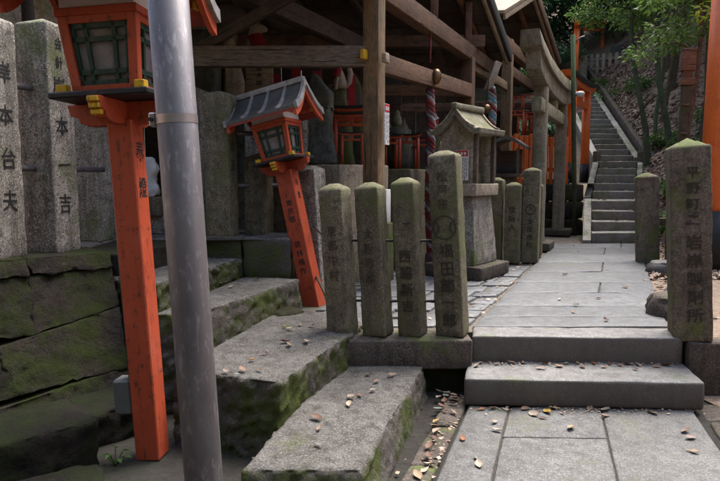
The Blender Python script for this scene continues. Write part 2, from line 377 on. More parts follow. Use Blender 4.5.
# ---- lettering: every character is a flat mesh of its own
GLYPH = {}
TEXTS = dict(kishi_dai=('岸本台夫', 1.95), kaikei=('会計', 1.5), kishi_ichi=('岸本一吉', 1.95), hoto=('奉燈', 1.75), tsubo=('坪山正夫', 1.55), tokyo=('東京都', 1.15),
    hayashi=('鉄林権作', 1.2), nishi=('一', 1), nishiwaki=('西脇新吉', 1.2), fukushima=('松戸市', 1.2), fukuda=('福田節一郎', 1.15), hira=('平野町二', 1.2), iwa=('岩岸製剤所', 1.2),
    gen1=('大阪市松', 1.2), gen2=('京都中村', 1.2), gen3=('世話人', 1.2), dai=('大', 1), board=('末廣大神', 1.1))
def prepare_glyphs():
    tmp = []
    for ch in sorted(set(''.join(t for t, _ in TEXTS.values()))):
        cu = bpy.data.curves.new('character', 'FONT'); cu.body = ch; cu.size = 1.; cu.align_x = 'CENTER'; cu.align_y = 'TOP'
        cu.extrude = .012; cu.offset = .005; cu.resolution_u = 2
        o = bpy.data.objects.new('character', cu); C.objects.link(o); tmp.append((ch, o, cu))
    dg = bpy.context.evaluated_depsgraph_get()
    for ch, o, cu in tmp:
        me = bpy.data.meshes.new_from_object(o.evaluated_get(dg)); me.name = 'character'; me.materials.clear(); GLYPH[ch] = me
    for ch, o, cu in tmp: bpy.data.objects.remove(o); bpy.data.curves.remove(cu)
prepare_glyphs()
def letter(key, parent, loc, size, face='front', mat='ink', sx=1.):
    """A column of characters painted or cut on a post, top of the first one at loc."""
    txt, sp = TEXTS[key]; size *= .8
    for i, ch in enumerate(txt):
        me = GLYPH[ch].copy()
        jit = Vector((random.uniform(-.02, .02)*size, 0, 0)) if face == 'front' else Vector((0, random.uniform(-.02, .02)*size, 0))
        o = obj('character', me, mat, parent, Vector(loc)-Vector((0, 0, i*size*sp))+jit, (R(90), R(random.uniform(-3, 3)), 0 if face == 'front' else R(90)))
        o.scale = (size*sx, size*random.uniform(.95, 1.08), .1 if size > .03 else .05)

# ================================================================== terrain
PATH = -23.6                                       # heading of the upper path, degrees
PR = R(PATH)
def interp(y, pts):
    if y <= pts[0][0]: return pts[0][1]
    for (a, b), (c, d) in zip(pts, pts[1:]):
        if y <= c: return b+(d-b)*(y-a)/(c-a)
    return pts[-1][1]
XC = [(-20, -.6), (2.6, 1.1), (4.12, 1.43), (9.6, 4.1), (11.0, 4.62), (13.1, 5.60), (13.4, 5.70), (17.4, 6.34), (24, 7.4), (60, 14)]
HWR = [(-20, 5.), (3.5, 1.0), (4.12, .66), (9.5, .5), (24, .5)]
EL = [(-50, .33), (9.6, .33), (11.0, .93), (11.3, .93), (13.1, 1.66), (13.5, 1.66), (17.4, 3.45), (24, 6.1), (60, 18)]
MARG = [(-20, 1.6), (2, 1.6), (5, 1.5), (7.2, .75), (9.5, .3), (11, .06), (60, .06)]
def hill_z(x, y):
    s = x - interp(y, XC) - interp(y, HWR)
    d = max(0., s - interp(y, MARG))
    z = interp(y, EL) + min(d, 9)*.72 + max(0, d-9)*.5
    k = min(1., d/.8)
    return z + k*(.16*noise.noise((x*.9, y*.9, 1.)) + .05*noise.noise((x*3.1, y*3.1, 4.)))
V = []; F = []
ys = [-14+i*.6 for i in range(0, 30)] + [3.86, 3.90] + [4.06+i*.34 for i in range(0, 60)] + [24.8+i*1.2 for i in range(32)]
ss = [0, .1, .25] + [.45+.3*i for i in range(30)] + [9.8+1.2*i for i in range(26)]
for y in ys:
    x0 = interp(y, XC)+interp(y, HWR)
    for s in ss: V.append((x0+s, y, hill_z(x0+s, y) if y > 3.88 else hill_z(x0+s, y)-.35*(1 if s < interp(y, MARG)+.3 else 0)))
nx = len(ss)
for j in range(len(ys)-1):
    for i in range(nx-1): F.append((j*nx+i, j*nx+i+1, (j+1)*nx+i+1, (j+1)*nx+i))
hill = obj('hillside', pyd('hillside', V, F), 'litter_soil', smooth=True)
tag(hill, 'leaf-littered brown hillside rising right of the path and stairs', kind='structure')
# left of the long stairs and far behind the shrine roofs
def left_z(x, y):
    xl = interp(y, XC)-.42
    d = max(0, xl-x)
    z = 1.28 if y < 15.2 else 1.28+(y-15.2)*.55
    if y > 13.6: z = z + (interp(y, EL)-z)*max(0, 1-d/1.4)
    else: z = min(z, 1.3)
    return z + .12*noise.noise((x*.8, y*.8, 9.))*min(1, max(0, y-14.5))
V = []; F = []
ys2 = [11.45+.4*i for i in range(40)] + [27.8+1.3*i for i in range(28)]
ss2 = [0, .15, .4, .8, 1.2, 1.6, 2.2] + [3+1.1*i for i in range(26)]
for y in ys2:
    xl = interp(y, XC)-.42
    for s in ss2: V.append((xl-s, y, left_z(xl-s, y)))
nx = len(ss2)
for j in range(len(ys2)-1):
    for i in range(nx-1): F.append((j*nx+i+1, j*nx+i, (j+1)*nx+i, (j+1)*nx+i+1))
tag(obj('terrace_bank', pyd('terrace_bank', V, F), 'bank_soil', smooth=True), 'wooded bank behind the shrine roofs', kind='structure')
V = []
for y in [20.0+1.5*i for i in range(28)]: x = interp(y, XC); z = interp(y, EL); V += [(x-.45, y, z+.02), (x+.55, y, z+.02)]
tag(obj('upper_path', pyd('upper_path', V, [(2*i, 2*i+1, 2*i+3, 2*i+2) for i in range(27)]), 'litter_soil'), 'earth path beyond the head of the stairs', kind='structure')
# courtyard and lower ground
tag(obj('courtyard_ground', pyd('g', [(-12, 4.1, .325), (6.2, 4.1, .325), (6.2, 11.6, .325), (-12, 11.6, .325)], [(0, 1, 2, 3)]), 'dirt'), 'packed dirt of the upper shrine yard', kind='structure')
tag(obj('lower_ground', pyd('g', [(-14, -16, -.03), (9, -16, -.03), (9, 4.14, -.03), (-14, 4.14, -.03)], [(0, 1, 2, 3)]), 'soil'), 'damp dark soil round the lower paving', kind='structure')
# unseen bank added behind the viewer and far left to block low skylight
V = []; F = []
prof = [(0, -.1), (1.2, .9), (2.5, 2.4), (4, 4.2), (6, 6.3), (9, 9.), (14, 12), (22, 15)]
ring = [(9, -9), (5, -7.5), (0, -6.5), (-5, -5.5), (-7.5, -2), (-8.5, 3), (-9, 9), (-9.5, 16), (-10, 30)]
dirs = [(.4, -1), (.15, -1), (0, -1), (-.5, -1), (-1, -.5), (-1, 0), (-1, 0), (-1, 0), (-1, 0)]
for (a, b), (u, v_) in zip(ring, dirs):
    l = math.hypot(u, v_)
    for d, z in prof: V.append((a+u/l*d, b+v_/l*d, z+.25*noise.noise((a+d, b, d))))
nx = len(prof)
for j in range(len(ring)-1):
    for i in range(nx-1): F.append((j*nx+i, j*nx+i+1, (j+1)*nx+i+1, (j+1)*nx+i))
tag(obj('shade_bank', pyd('shade_bank', V, F), 'litter_soil', smooth=True), 'unseen earth bank added behind the viewer to block skylight', kind='structure')

# ================================================================== paving, steps, kerbs
low = struct('lower_paving', 'grey stone slabs of the lower approach')
def ux(y, t):  # across the lower approach: t = 0 left edge ... 1 right edge
    a = .26+(.66-.26)*(y-2.4)/(3.55-2.4); b = 1.70+(2.03-1.70)*(y-2.4)/(3.55-2.4); return a+(b-a)*t
def slab(parent, t0, t1, y0, y1, k, ht=.0, g=.0035, f=ux, mat='paving', z=0.):
    q = [(f(y0, t0)+g, y0+g), (f(y0, t1)-g, y0+g), (f(y1, t1)-g, y1-g), (f(y1, t0)+g, y1-g)]
    dz = .004*math.sin(k*2.7)
    return stone('slab', mat, parent, corners=hexa(q, z-.09, [z+ht+dz, z+ht-dz, z+ht+dz*.5, z+ht-dz]), r=.013, res=.11, amp=.006, freq=5., seed=k)
k = 1
for t0, t1, cuts in ((0, .185, (1.0, 2.3, 3.57)), (.185, .595, (.9, 2.15, 3.12, 3.57)), (.595, 1.0, (1.2, 2.0, 3.55))):
    for a, b in zip(cuts, cuts[1:]): slab(low, t0, t1, a, b, k, mat='paving_low'); k += 1
for t0, t1 in ((-.01, .5), (.5, 1.01)): slab(low, t0, t1, -2.2, .85, k, mat='paving_low'); k += 1
attach(obj('joint_bed', pyd('joint_bed', [(ux(-2.2, 0), -2.2, -.012), (ux(-2.2, 1), -2.2, -.012), (ux(3.56, 1), 3.56, -.012), (ux(3.56, 0), 3.56, -.012)], [(0, 1, 2, 3)]), 'joint'), low)
side = struct('side_paving', 'small worn stones beside the lower slabs')
for i in range(5):
    y0 = 2.2+i*.3; stone('paving_stone', 'kerb', side, corners=hexa([(ux(y0, 1)+.05, y0), (ux(y0, 1)+.42, y0+.02), (ux(y0, 1)+.44, y0+.27), (ux(y0+.27, 1)+.06, y0+.27)], -.1, -.015+.01*math.sin(i)), r=.02, res=.12, amp=.01, seed=i+40)
for i in range(4):
    y0 = 1.9+i*.47; stone('paving_stone', 'kerb', side, corners=hexa([(ux(y0, 0)-.17, y0), (ux(y0, 0)-.02, y0), (ux(y0+.45, 0)-.02, y0+.45), (ux(y0+.45, 0)-.16, y0+.45)], -.1, -.006+.008*math.sin(i*2)), r=.015, res=.12, amp=.008, seed=i+60)
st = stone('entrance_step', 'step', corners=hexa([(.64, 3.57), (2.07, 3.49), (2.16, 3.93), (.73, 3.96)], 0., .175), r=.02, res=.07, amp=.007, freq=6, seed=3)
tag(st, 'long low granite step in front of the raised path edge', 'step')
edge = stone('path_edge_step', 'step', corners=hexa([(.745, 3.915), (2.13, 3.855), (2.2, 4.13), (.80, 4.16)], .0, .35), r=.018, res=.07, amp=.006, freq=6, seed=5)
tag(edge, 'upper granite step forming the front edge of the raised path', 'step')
kl = stone('fence_kerb', 'kerb', corners=hexa([(-.32, 3.80), (.735, 3.82), (.735, 4.10), (-.32, 4.10)], .15, .345), r=.014, res=.12, amp=.005, freq=3, seed=6)
tag(kl, 'dark stone kerb carrying the row of fence posts left of the steps', 'kerb')
klb = stone('kerb_foundation', 'rock', corners=hexa([(-.32, 3.9), (.72, 3.9), (.72, 4.12), (-.32, 4.12)], -.1, .155), r=.02, res=.15, amp=.015, seed=8)
tag(klb, 'recessed dark rubble footing under the fence kerb', 'footing')
kr = stone('fence_kerb', 'kerb', corners=hexa([(2.14, 3.80), (4.6, 3.72), (4.65, 4.05), (2.21, 4.12)], -.05, .33), r=.014, res=.14, amp=.006, freq=3, seed=9)
tag(kr, 'dark kerb under the tall inscribed post at right', 'kerb')

upper = struct('path', 'raised stone path leading to the stairs')
def pl(y): return .80+(3.14-.80)*(y-4.18)/(9.6-4.18)
def pr_(y): return 2.17+(4.46-2.17)*(y-4.12)/(9.6-4.12)
def uf(y, t): return pl(y)+(pr_(y)-pl(y))*t
cuts = [4.17, 4.47, 4.86, 5.42, 5.98, 6.66, 7.4, 8.2, 8.95, 9.57]
for i, (a, b) in enumerate(zip(cuts, cuts[1:])):
    if i in (3, 5, 7):
        slab(upper, 0, .62, a, b, 20+i, f=uf, z=.35, g=.004); slab(upper, .62, 1, a, b, 30+i, f=uf, z=.35, g=.004)
    elif i == 8: slab(upper, 0, .8, a, b, 20+i, f=uf, z=.35, g=.004); slab(upper, .8, 1, a, b, 30+i, f=uf, z=.35, g=.004)
    else: slab(upper, 0, 1, a, b, 20+i, f=uf, z=.35, g=.004)
# cobbles and slabs in the yard left of the path
yard = struct('yard_paving', 'broken paving stones between the fence and the small stone shrine')
def cell(parent, pts, z, k, mat='paving', r=.015):
    stone('cobble', mat, parent, corners=hexa(pts, z-.07, z+.006*math.sin(k*1.9)), r=r, res=.12, amp=.006, freq=6, seed=k)
k = 100
for j in range(11):
    y0 = 4.2+j*.27; y1 = y0+.255
    x = pl(y0)-.02; i = 0
    stopx = -.2 if j < 10 else .3
    while x > stopx:
        wd = random.uniform(.18, .34) if i < 3 else random.uniform(.4, .7)
        if i < 3 and not (j > 5 and x < 1.0):
            q = [(x-wd+random.uniform(-.03, .03), y0+random.uniform(-.02, .03)), (x-.012+random.uniform(-.02, .0), y0+random.uniform(-.02, .03)),
                 (x+.10+random.uniform(-.02, .0), y1+random.uniform(-.03, .02)), (x-wd+.11+random.uniform(0, .03), y1+random.uniform(-.03, .02))]
            cell(yard, q, .345, k)
        else:
            cell(yard, [(x-wd, y0), (x-.012, y0), (x+.10, y1), (x-wd+.115, y1)], .345, k, 'paving', .01)
        k += 1; i += 1; x -= wd
# ---------------------------------------------------------------- far staircase
stairs = thing('stone_staircase', 'long grey stone staircase climbing the hill beyond the path', 'staircase')
def flight(y0, z0, n, rise, tread, hw, k0):
    y, z = y0, z0
    for i in range(n):
        z += rise; c0, c1 = interp(y, XC), interp(y+tread, XC)
        h = hw+.02*math.sin(i*3)
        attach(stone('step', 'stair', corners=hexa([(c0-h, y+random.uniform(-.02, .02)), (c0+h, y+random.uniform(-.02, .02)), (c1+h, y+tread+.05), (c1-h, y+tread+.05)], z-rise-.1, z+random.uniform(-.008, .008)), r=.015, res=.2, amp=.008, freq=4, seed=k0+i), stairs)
        y += tread
    return y, z
def side_slab(y0, y1, z0, z1, off, wd, th=.16, mat='stair', below=.7):
    n = max(1, int((y1-y0)/1.1))
    for i in range(n):
        a = y0+(y1-y0)*i/n+.004; b = y0+(y1-y0)*(i+1)/n-.004; za = z0+(z1-z0)*i/n; zb = z0+(z1-z0)*(i+1)/n
        xa, xb = interp(a, XC)+off, interp(b, XC)+off
        attach(stone('stringer', mat, corners=hexa([(xa, a), (xa+wd, a), (xb+wd, b), (xb, b)], [za-below]*2+[zb-below]*2, [za+th, za+th, zb+th, zb+th]), r=.015, res=.25, amp=.006, seed=a), stairs)
y1, z1 = flight(9.6, .35, 4, .16, .34, .37, 200)
side_slab(9.58, 10.98, .38, 1.0, -.52, .14, .02); side_slab(9.58, 10.98, .38, 1.0, .38, .15, .02)
attach(stone('landing', 'stair', corners=hexa([(4.2, 10.93), (5.0, 10.93), (5.17, 11.4), (4.32, 11.4)], .6, .995), r=.012, res=.2, amp=.004), stairs)
y2, z2 = flight(11.36, .99, 5, .15, .35, .40, 220)
side_slab(11.4, 13.1, 1.0, 1.7, .41, .12, .03)
side_slab(11.4, 13.1, 1.0, 1.7, -.56, .13, .03)
attach(stone('landing', 'stair', corners=hexa([(5.12, 13.1), (6.1, 13.1), (6.2, 13.5), (5.22, 13.5)], 1.3, 1.745), r=.012, res=.2, amp=.005), stairs)
y3, z3 = flight(13.45, 1.74, 22, .142, .31, .36, 240)
side_slab(13.4, 20.2, 1.78, 4.82, .37, .15, .06); side_slab(13.4, 20.2, 1.78, 4.82, -.53, .15, .06)
side_slab(13.4, 20.2, 1.9, 5.0, .62, .12, .04, 'kerb')
for sx, lab in ((-.47, 'short stone bollard at the left foot of the long stairs'), (.5, 'short stone bollard at the right foot of the long stairs')):
    x = interp(13.3, XC)+sx
    b = stone('stair_bollard', 'granite_brown', None, (x, 13.28, 1.7), PR, size=(.16, .16, .27), r=.015, res=.1, amp=.006, seed=x)
    tag(b, lab, 'bollard')
# retaining wall of the terrace behind the stone torii
rw = thing('terrace_wall', 'mossy retaining wall under the vermilion torii', 'wall')
k = 300
for row in range(3):
    x = 2.4+.15*row
    while x < 4.18:
        wd = random.uniform(.28, .5); x1 = min(x+wd, 4.2)
        attach(stone('stone', 'rock', corners=hexa([(x, 11.18+row*.03), (x1-.015, 11.18+row*.03), (x1-.015, 11.6), (x, 11.6)], .3+row*.33, .62+row*.33), r=.04, res=.13, amp=.02, freq=5, seed=k), rw); k += 1; x = x1

# ================================================================== rough stair blocks at left
def block(name, label, poly, z0, z1, seed, mat='stair_rock', amp=.022, cat='step', zt=None, r=.022, poly2=None, crag=1.6):
    t = zt or [z1]*4
    c = [(x, y, z0) for x, y in (poly2 or poly)]+[(x, y, z) for (x, y), z in zip(poly, t)]
    return tag(stone(name, mat, corners=c, r=r, res=.02, amp=amp, freq=5, seed=seed, crag=crag), label, cat)
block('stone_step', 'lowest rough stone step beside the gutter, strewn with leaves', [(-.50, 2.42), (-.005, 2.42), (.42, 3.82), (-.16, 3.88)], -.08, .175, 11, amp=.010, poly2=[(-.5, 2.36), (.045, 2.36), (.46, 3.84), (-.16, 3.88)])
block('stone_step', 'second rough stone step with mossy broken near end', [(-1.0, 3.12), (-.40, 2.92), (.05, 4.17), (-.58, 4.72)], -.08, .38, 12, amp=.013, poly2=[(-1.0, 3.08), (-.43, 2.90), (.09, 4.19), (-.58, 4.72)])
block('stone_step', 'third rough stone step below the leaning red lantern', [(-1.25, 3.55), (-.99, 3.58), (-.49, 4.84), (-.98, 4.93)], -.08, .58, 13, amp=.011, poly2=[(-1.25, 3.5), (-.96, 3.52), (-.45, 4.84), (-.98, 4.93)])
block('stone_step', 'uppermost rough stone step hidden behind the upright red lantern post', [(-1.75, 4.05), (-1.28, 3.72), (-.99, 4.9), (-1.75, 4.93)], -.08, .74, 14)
# terrace and its facing
ter = struct('terrace', 'raised stone-faced terrace of the inscribed posts')
attach(obj('terrace_floor', pyd('tf', [(-8, 5.3, .885), (-1.9, 3.98, .885), (-1.7, 4.9, .885), (-.6, 4.98, .885), (-.6, 5.62, .885), (-2.2, 7.6, .885), (-8, 8, .885), (-8, 3.2, .885), (-3.1, 2.75, .885)], [(0, 8, 1), (0, 1, 2), (0, 2, 5, 6), (2, 3, 4, 5), (0, 7, 8)]), 'dirt'), ter)
face = [(-.57, -.98, .55, .895, 'stair_rock'), (-.985, -1.42, .55, .9, 'stair_rock'), (-1.425, -1.9, .55, .893, 'stair_rock'), (-.57, -1.0, -.05, .55, 'rock')]
for i, (xa, xb, za, zb, mt) in enumerate(face):
    attach(stone('facing_stone', mt, corners=hexa([(xb, 4.97+.02*i), (xa-.006, 4.95+.02*(i % 2)), (xa-.006, 5.45), (xb, 5.45)], za, zb), r=.03, res=.06, amp=.018, freq=5, seed=30+i), ter)
for i in range(3):
    attach(stone('facing_stone', 'rock', corners=hexa([(-1.0, 5.46+i*.55), (-.56+.03*i, 5.46+i*.55), (-.56+.03*i, 6+i*.55), (-1.0, 6+i*.55)], -.02, .89), r=.03, res=.09, amp=.018, freq=5, seed=50+i), ter)
# big mossy retaining wall at left
wall = thing('retaining_wall', 'dark mossy retaining wall of big stones in the left foreground', 'wall')
A = Vector((-3.35, 2.42)); B_ = Vector((-1.70, 4.02)); dd = (B_-A).normalized(); nn = Vector((dd.y, -dd.x)); Lw = (B_-A).length
def wstone(q, i, depth=.4, mat='rock', lip=0., z0=0):
    def pt(s, z, back):
        bat = (.9-z)*.60+lip-back; p = A+dd*s+nn*bat; return (p.x, p.y, z)
    (s0, z0), (s1, z1), (s2, z2), (s3, z3) = q            # lower left, lower right, upper right, upper left on the wall face
    c = [pt(s0, z0, 0), pt(s1, z1, 0), pt(s1, z1, depth), pt(s0, z0, depth), pt(s3, z3, 0), pt(s2, z2, 0), pt(s2, z2, depth), pt(s3, z3, depth)]
    attach(stone('stone', mat, corners=c, r=.010, res=.03, amp=.015, freq=4, seed=70+i, crag=1.5), wall)
g = -.008
for i, q in enumerate([
    [(0, -.3), (.95, -.3), (1.0, .1), (0, .15)], [(.95+g, -.3), (Lw-.1, -.3), (Lw-.06, .22), (1.0+g, .1)],
    [(0, .15+g), (.8, .12+g), (.85, .5), (0, .48)], [(.8+g, .12+g), (1.62, .19), (1.55, .44), (.85+g, .5)], [(1.62+g, .19), (Lw-.06, .22+g), (Lw-.02, .56), (1.55+g, .44)],
    [(0, .5), (.72, .505), (.7, .80), (0, .79)], [(.72+g, .505), (1.20, .475), (1.24, .80), (.7+g, .80)], [(1.20+g, .475), (1.76, .475), (1.80, .80), (1.24+g, .80)], [(1.76+g, .475), (Lw-.02, .565), (Lw, .80), (1.80+g, .80)]]): wstone(q, i)
for i, (a, b) in enumerate(((0, 1.0), (1.005, 1.79), (1.795, Lw))): wstone([(a, .805), (b, .802), (b, .90+.008*(i % 2)), (a, .905)], i+20, .75, 'rock', .025)
for i, (x, y, rz, sz) in enumerate(((-1.78, 2.66, 44, (.95, .42, .36)), (-1.50, 3.20, 46, (.62, .36, .30)), (-1.42, 2.42, 30, (.62, .34, .20)), (-1.95, 2.2, 40, (.6, .4, .3)))):
    attach(stone('footing_stone', 'dark_rock', None, (x, y, -.14), R(rz), size=sz, r=.022, res=.035, amp=.016, freq=5, seed=110+i, crag=1.4), wall)
# the wall's end, returning to the stairs
for j, (za, zb) in enumerate(((-.25, .3), (.3, .62), (.62, .895))):
    attach(stone('stone', 'rock', corners=hexa([(-2.0, 4.06), (-1.55+.12*(2-j), 3.98-.08*(2-j)), (-1.38+.05*(2-j), 4.9), (-2.0, 4.95)], za, zb-.005), r=.016, res=.035, amp=.014, freq=4, seed=90+j, crag=1.3), wall)

# ================================================================== inscribed stone posts
def make_post(name, label, loc, rz, w_, d_, h_, mat, lean=0., peak=.05, group=None, seed=1., leanx=0., cat='post', chips=.0075):
    t = thing(name, label, cat, loc, rz, group, (leanx, lean))
    def wp(p, u):
        if u.z > .999: p = p+Vector((0, 0, peak*max(0, 1-max(abs(u.x), abs(u.y)))))
        return p
    stone('shaft', mat, t, size=(w_, d_, h_), r=.012, res=.05, amp=chips, freq=7, seed=seed, warp=wp, crag=.35)
    return t
def ring_crest(parent, loc, r0, r1, mat='carved', inner=True):
    m = MB(); n = 28
    for a in range(n):
        t0, t1 = 2*math.pi*a/n, 2*math.pi*(a+1)/n
        m.add([(math.cos(t)*r, 0, math.sin(t)*r) for t in (t0, t1) for r in (r0, r1)], [(0, 1, 3, 2)])
    if inner:      # two arcs biting into the ring from left and right
        for sx in (-1, 1):
            cx = sx*r1*1.02
            for a in range(8):
                t0 = math.pi*(.5+sx*.5) + (-.95+1.9*a/8); t1 = t0+1.9/8
                m.add([(cx+math.cos(t)*r, 0, math.sin(t)*r) for t in (t0, t1) for r in (r1*.50, r1*.62)], [(0, 1, 3, 2)])
    return m.build('crest', mat, parent, loc)

fg = 'fence posts beside the steps'
F1 = make_post('fence_post', 'leftmost fence post on the kerb, partly behind the second stone step', (-.115, 3.97, .345), PR, .165, .16, .98, 'granite_brown', R(-3.5), group=fg, seed=1)
F2 = make_post('fence_post', 'second fence post from the left on the kerb, yellowish lichen top', (.125, 3.97, .345), PR, .165, .16, .99, 'granite_brown', R(-3.8), group=fg, seed=2)
F3 = make_post('fence_post', 'third fence post on the kerb, left of the tall crested one', (.362, 3.97, .345), PR, .16, .16, 1.02, 'granite_brown', R(-3.8), group=fg, seed=3)
F4 = make_post('fence_post', 'tall fence post with carved circle crest at the right end of the kerb', (.628, 3.97, .345), PR, .19, .17, 1.20, 'granite_brown', R(-3.6), group=fg, seed=4, peak=.045)
letter('gen1', F2, (0, -.0845, .72), .10, mat='carved_faint', sx=.9); letter('gen2', F1, (0, -.0845, .74), .10, mat='carved_faint', sx=.9)
letter('nishi', F3, (.02, -.0845, .78), .07, mat='carved'); letter('nishiwaki', F3, (0, -.0845, .58), .115, mat='carved')
letter('fukushima', F4, (-.005, -.0895, 1.10), .095, mat='carved_faint'); letter('fukuda', F4, (.005, -.0895, .62), .125, mat='carved')
ring_crest(F4, (0, -.0905, .73), .072, .080)
rods = [('thin iron rod through the fence posts, upper one', .98), ('thin iron rod through the fence posts, lower one', .57)]
for lab, z in rods:
    o = MB().tube([(-.40, 5.2, z), (-.22, 4.03, z), (.09-.03*(z < .7)*-1, 3.985, z), (.33, 3.985, z), (.60, 3.985, z)], .0095, 8).build('fence_rod', 'rod', smooth=True)
    tag(o, lab, 'rod')
F0 = make_post('fence_post', 'pale leaning post just behind the leaning red lantern', (-.36, 5.30, .32), R(-32), .175, .175, 1.15, 'granite_grey', R(-4), seed=5)
RP = make_post('inscribed_post', 'tall brown inscribed post standing right of the path steps', (2.215, 3.94, .33), R(-19), .235, .23, 1.27, 'granite_red', R(-3.6), peak=.06, seed=6)
letter('hira', RP, (.01, -.1185, 1.14), .105, mat='carved'); letter('iwa', RP, (.015, -.1185, .70), .125, mat='carved')
P1s = make_post('inscribed_post', 'leftmost grey inscribed post cut by the picture edge', (-2.27, 3.72, .9), R(-14), .24, .24, 1.44, 'granite_grey', peak=.05, seed=7)
letter('kishi_dai', P1s, (.1225, .01, 1.19), .165, 'right', sx=.9)
P2s = make_post('inscribed_post', 'grey inscribed post with small characters at top, behind the red lantern', (-2.10, 4.10, .895), R(-14), .235, .235, 1.50, 'granite_grey', peak=.05, seed=8)
letter('kaikei', P2s, (.1205, -.01, 1.42), .105, 'right', sx=.8); letter('kishi_ichi', P2s, (.1205, -.015, 1.16), .165, 'right', sx=.9)
for lab, z in (('upper steel pipe rail between the two left posts', 1.98), ('lower steel pipe rail between the two left posts', 1.46)):
    tag(MB().tube([(-2.55, 3.0, z), (-2.29, 3.72, z), (-2.12, 4.05, z), (-2.02, 4.75, z)], .021, 12).build('pipe_rail', 'steel', smooth=True), lab, 'rail')
Pb = make_post('inscribed_post', 'plain shaded post behind the upright red lantern post', (-2.17, 4.92, .885), R(-14), .20, .20, 1.12, 'granite_grey', seed=9)
P3s = make_post('inscribed_post', 'inscribed post with mossy dark front behind the steel pole', (-1.175, 5.12, .89), R(-12), .215, .20, 1.20, 'granite_brown', peak=.03, seed=10)
letter('tsubo', P3s, (.109, -.005, .99), .135, 'right', sx=.8)
P4s = make_post('inscribed_post', 'low dark post behind the leaning lantern, left of its post', (-.90, 5.36, .885), R(-14), .20, .2, .68, 'granite_brown', seed=11)
P5s = make_post('inscribed_post', 'broad shaded stone block behind the leaning lantern post', (-.68, 5.6, .885), R(-8), .26, .2, .62, 'granite_brown', seed=12)
for lab, z in (('upper pipe rail right of the mossy dark post', 1.78), ('lower pipe rail right of the mossy dark post', 1.33)):
    tag(MB().tube([(-1.2, 5.14, z), (-.88, 5.36, z), (-.6, 5.55, z)], .02, 10).build('pipe_rail', 'steel', smooth=True), lab, 'rail')
tb = stone('terrace_slab', 'granite_grey', None, (-1.95, 5.65, .885), R(-8), size=(.75, .4, .17), r=.015, res=.1, amp=.006, seed=13)
tag(tb, 'low grey stone slab on the terrace behind the lantern post', 'slab')
# posts further along the yard
B1 = make_post('yard_post', 'slim dark stone post right of the small stone shrine', (1.90, 7.42, .345), PR, .19, .17, .96, 'granite_brown', seed=14)
B2 = make_post('yard_post', 'taller stone post with small round crest near the stone torii', (2.13, 7.45, .345), PR, .20, .18, 1.14, 'granite_brown', seed=15)
letter('gen3', B1, (0, -.0905, .7), .11, mat='carved'); letter('gen1', B2, (0, -.0955, .55), .10, mat='carved')
ring_crest(B2, (0, -.0945, .66), .05, .062, inner=False); letter('dai', B2, (0, -.0945, .705), .085, mat='carved')
B3 = make_post('yard_post', 'mossy post tucked between shrine pedestal and slim dark post', (1.72, 7.55, .345), PR, .17, .2, 1.02, 'granite_brown', seed=16)
B4 = make_post('yard_post', 'mossy stub post behind the crested yard post', (2.38, 8.05, .345), PR, .14, .2, .95, 'granite_brown', seed=17)
S1 = make_post('yard_post', 'reddish weathered post at right edge of the path', (3.60, 7.45, .33), R(-20), .26, .22, 1.08, 'granite_red', R(-3), seed=18, peak=.06)
S2 = make_post('yard_post', 'smaller reddish post half hidden by the tall right post', (3.80, 7.18, .33), R(-20), .20, .2, .95, 'granite_red', R(-1), seed=19, peak=.02)
S3 = stone('yard_rail', 'granite_brown', None, (3.78, 7.42, .8), R(-20), size=(.34, .07, .1), r=.01, res=.1, amp=.006); tag(S3, 'short mossy stone rail joining the two reddish posts', 'rail')
for nm, lab, lc, sz, sd_ in (('edge_rock', 'flat grey edging rock below the reddish posts', (3.50, 6.66, .25), (.62, .36, .22), 1), ('edge_rock', 'rounded edging rock beside the tall right post', (2.50, 4.62, .2), (.58, .40, .30), 2),
                        ('edge_rock', 'small stone on the dirt right of the path', (2.95, 5.5, .28), (.3, .2, .1), 3), ('edge_rock', 'flat stone on the dirt behind the tall right post', (3.15, 5.55, .28), (.5, .25, .09), 4)):
    def wp(p, u): return Vector((p.x*(1-.28*abs(u.y)**2-.1*max(0, u.z)), p.y*(1-.25*abs(u.x)**2-.1*max(0, u.z)), p.z))
    tag(stone(nm, 'step' if sd_ != 2 else 'kerb', None, lc, R(15*sd_), size=sz, r=.06, res=.05, amp=.03, freq=5, seed=20+sd_, warp=wp, crag=.8), lab, 'rock')

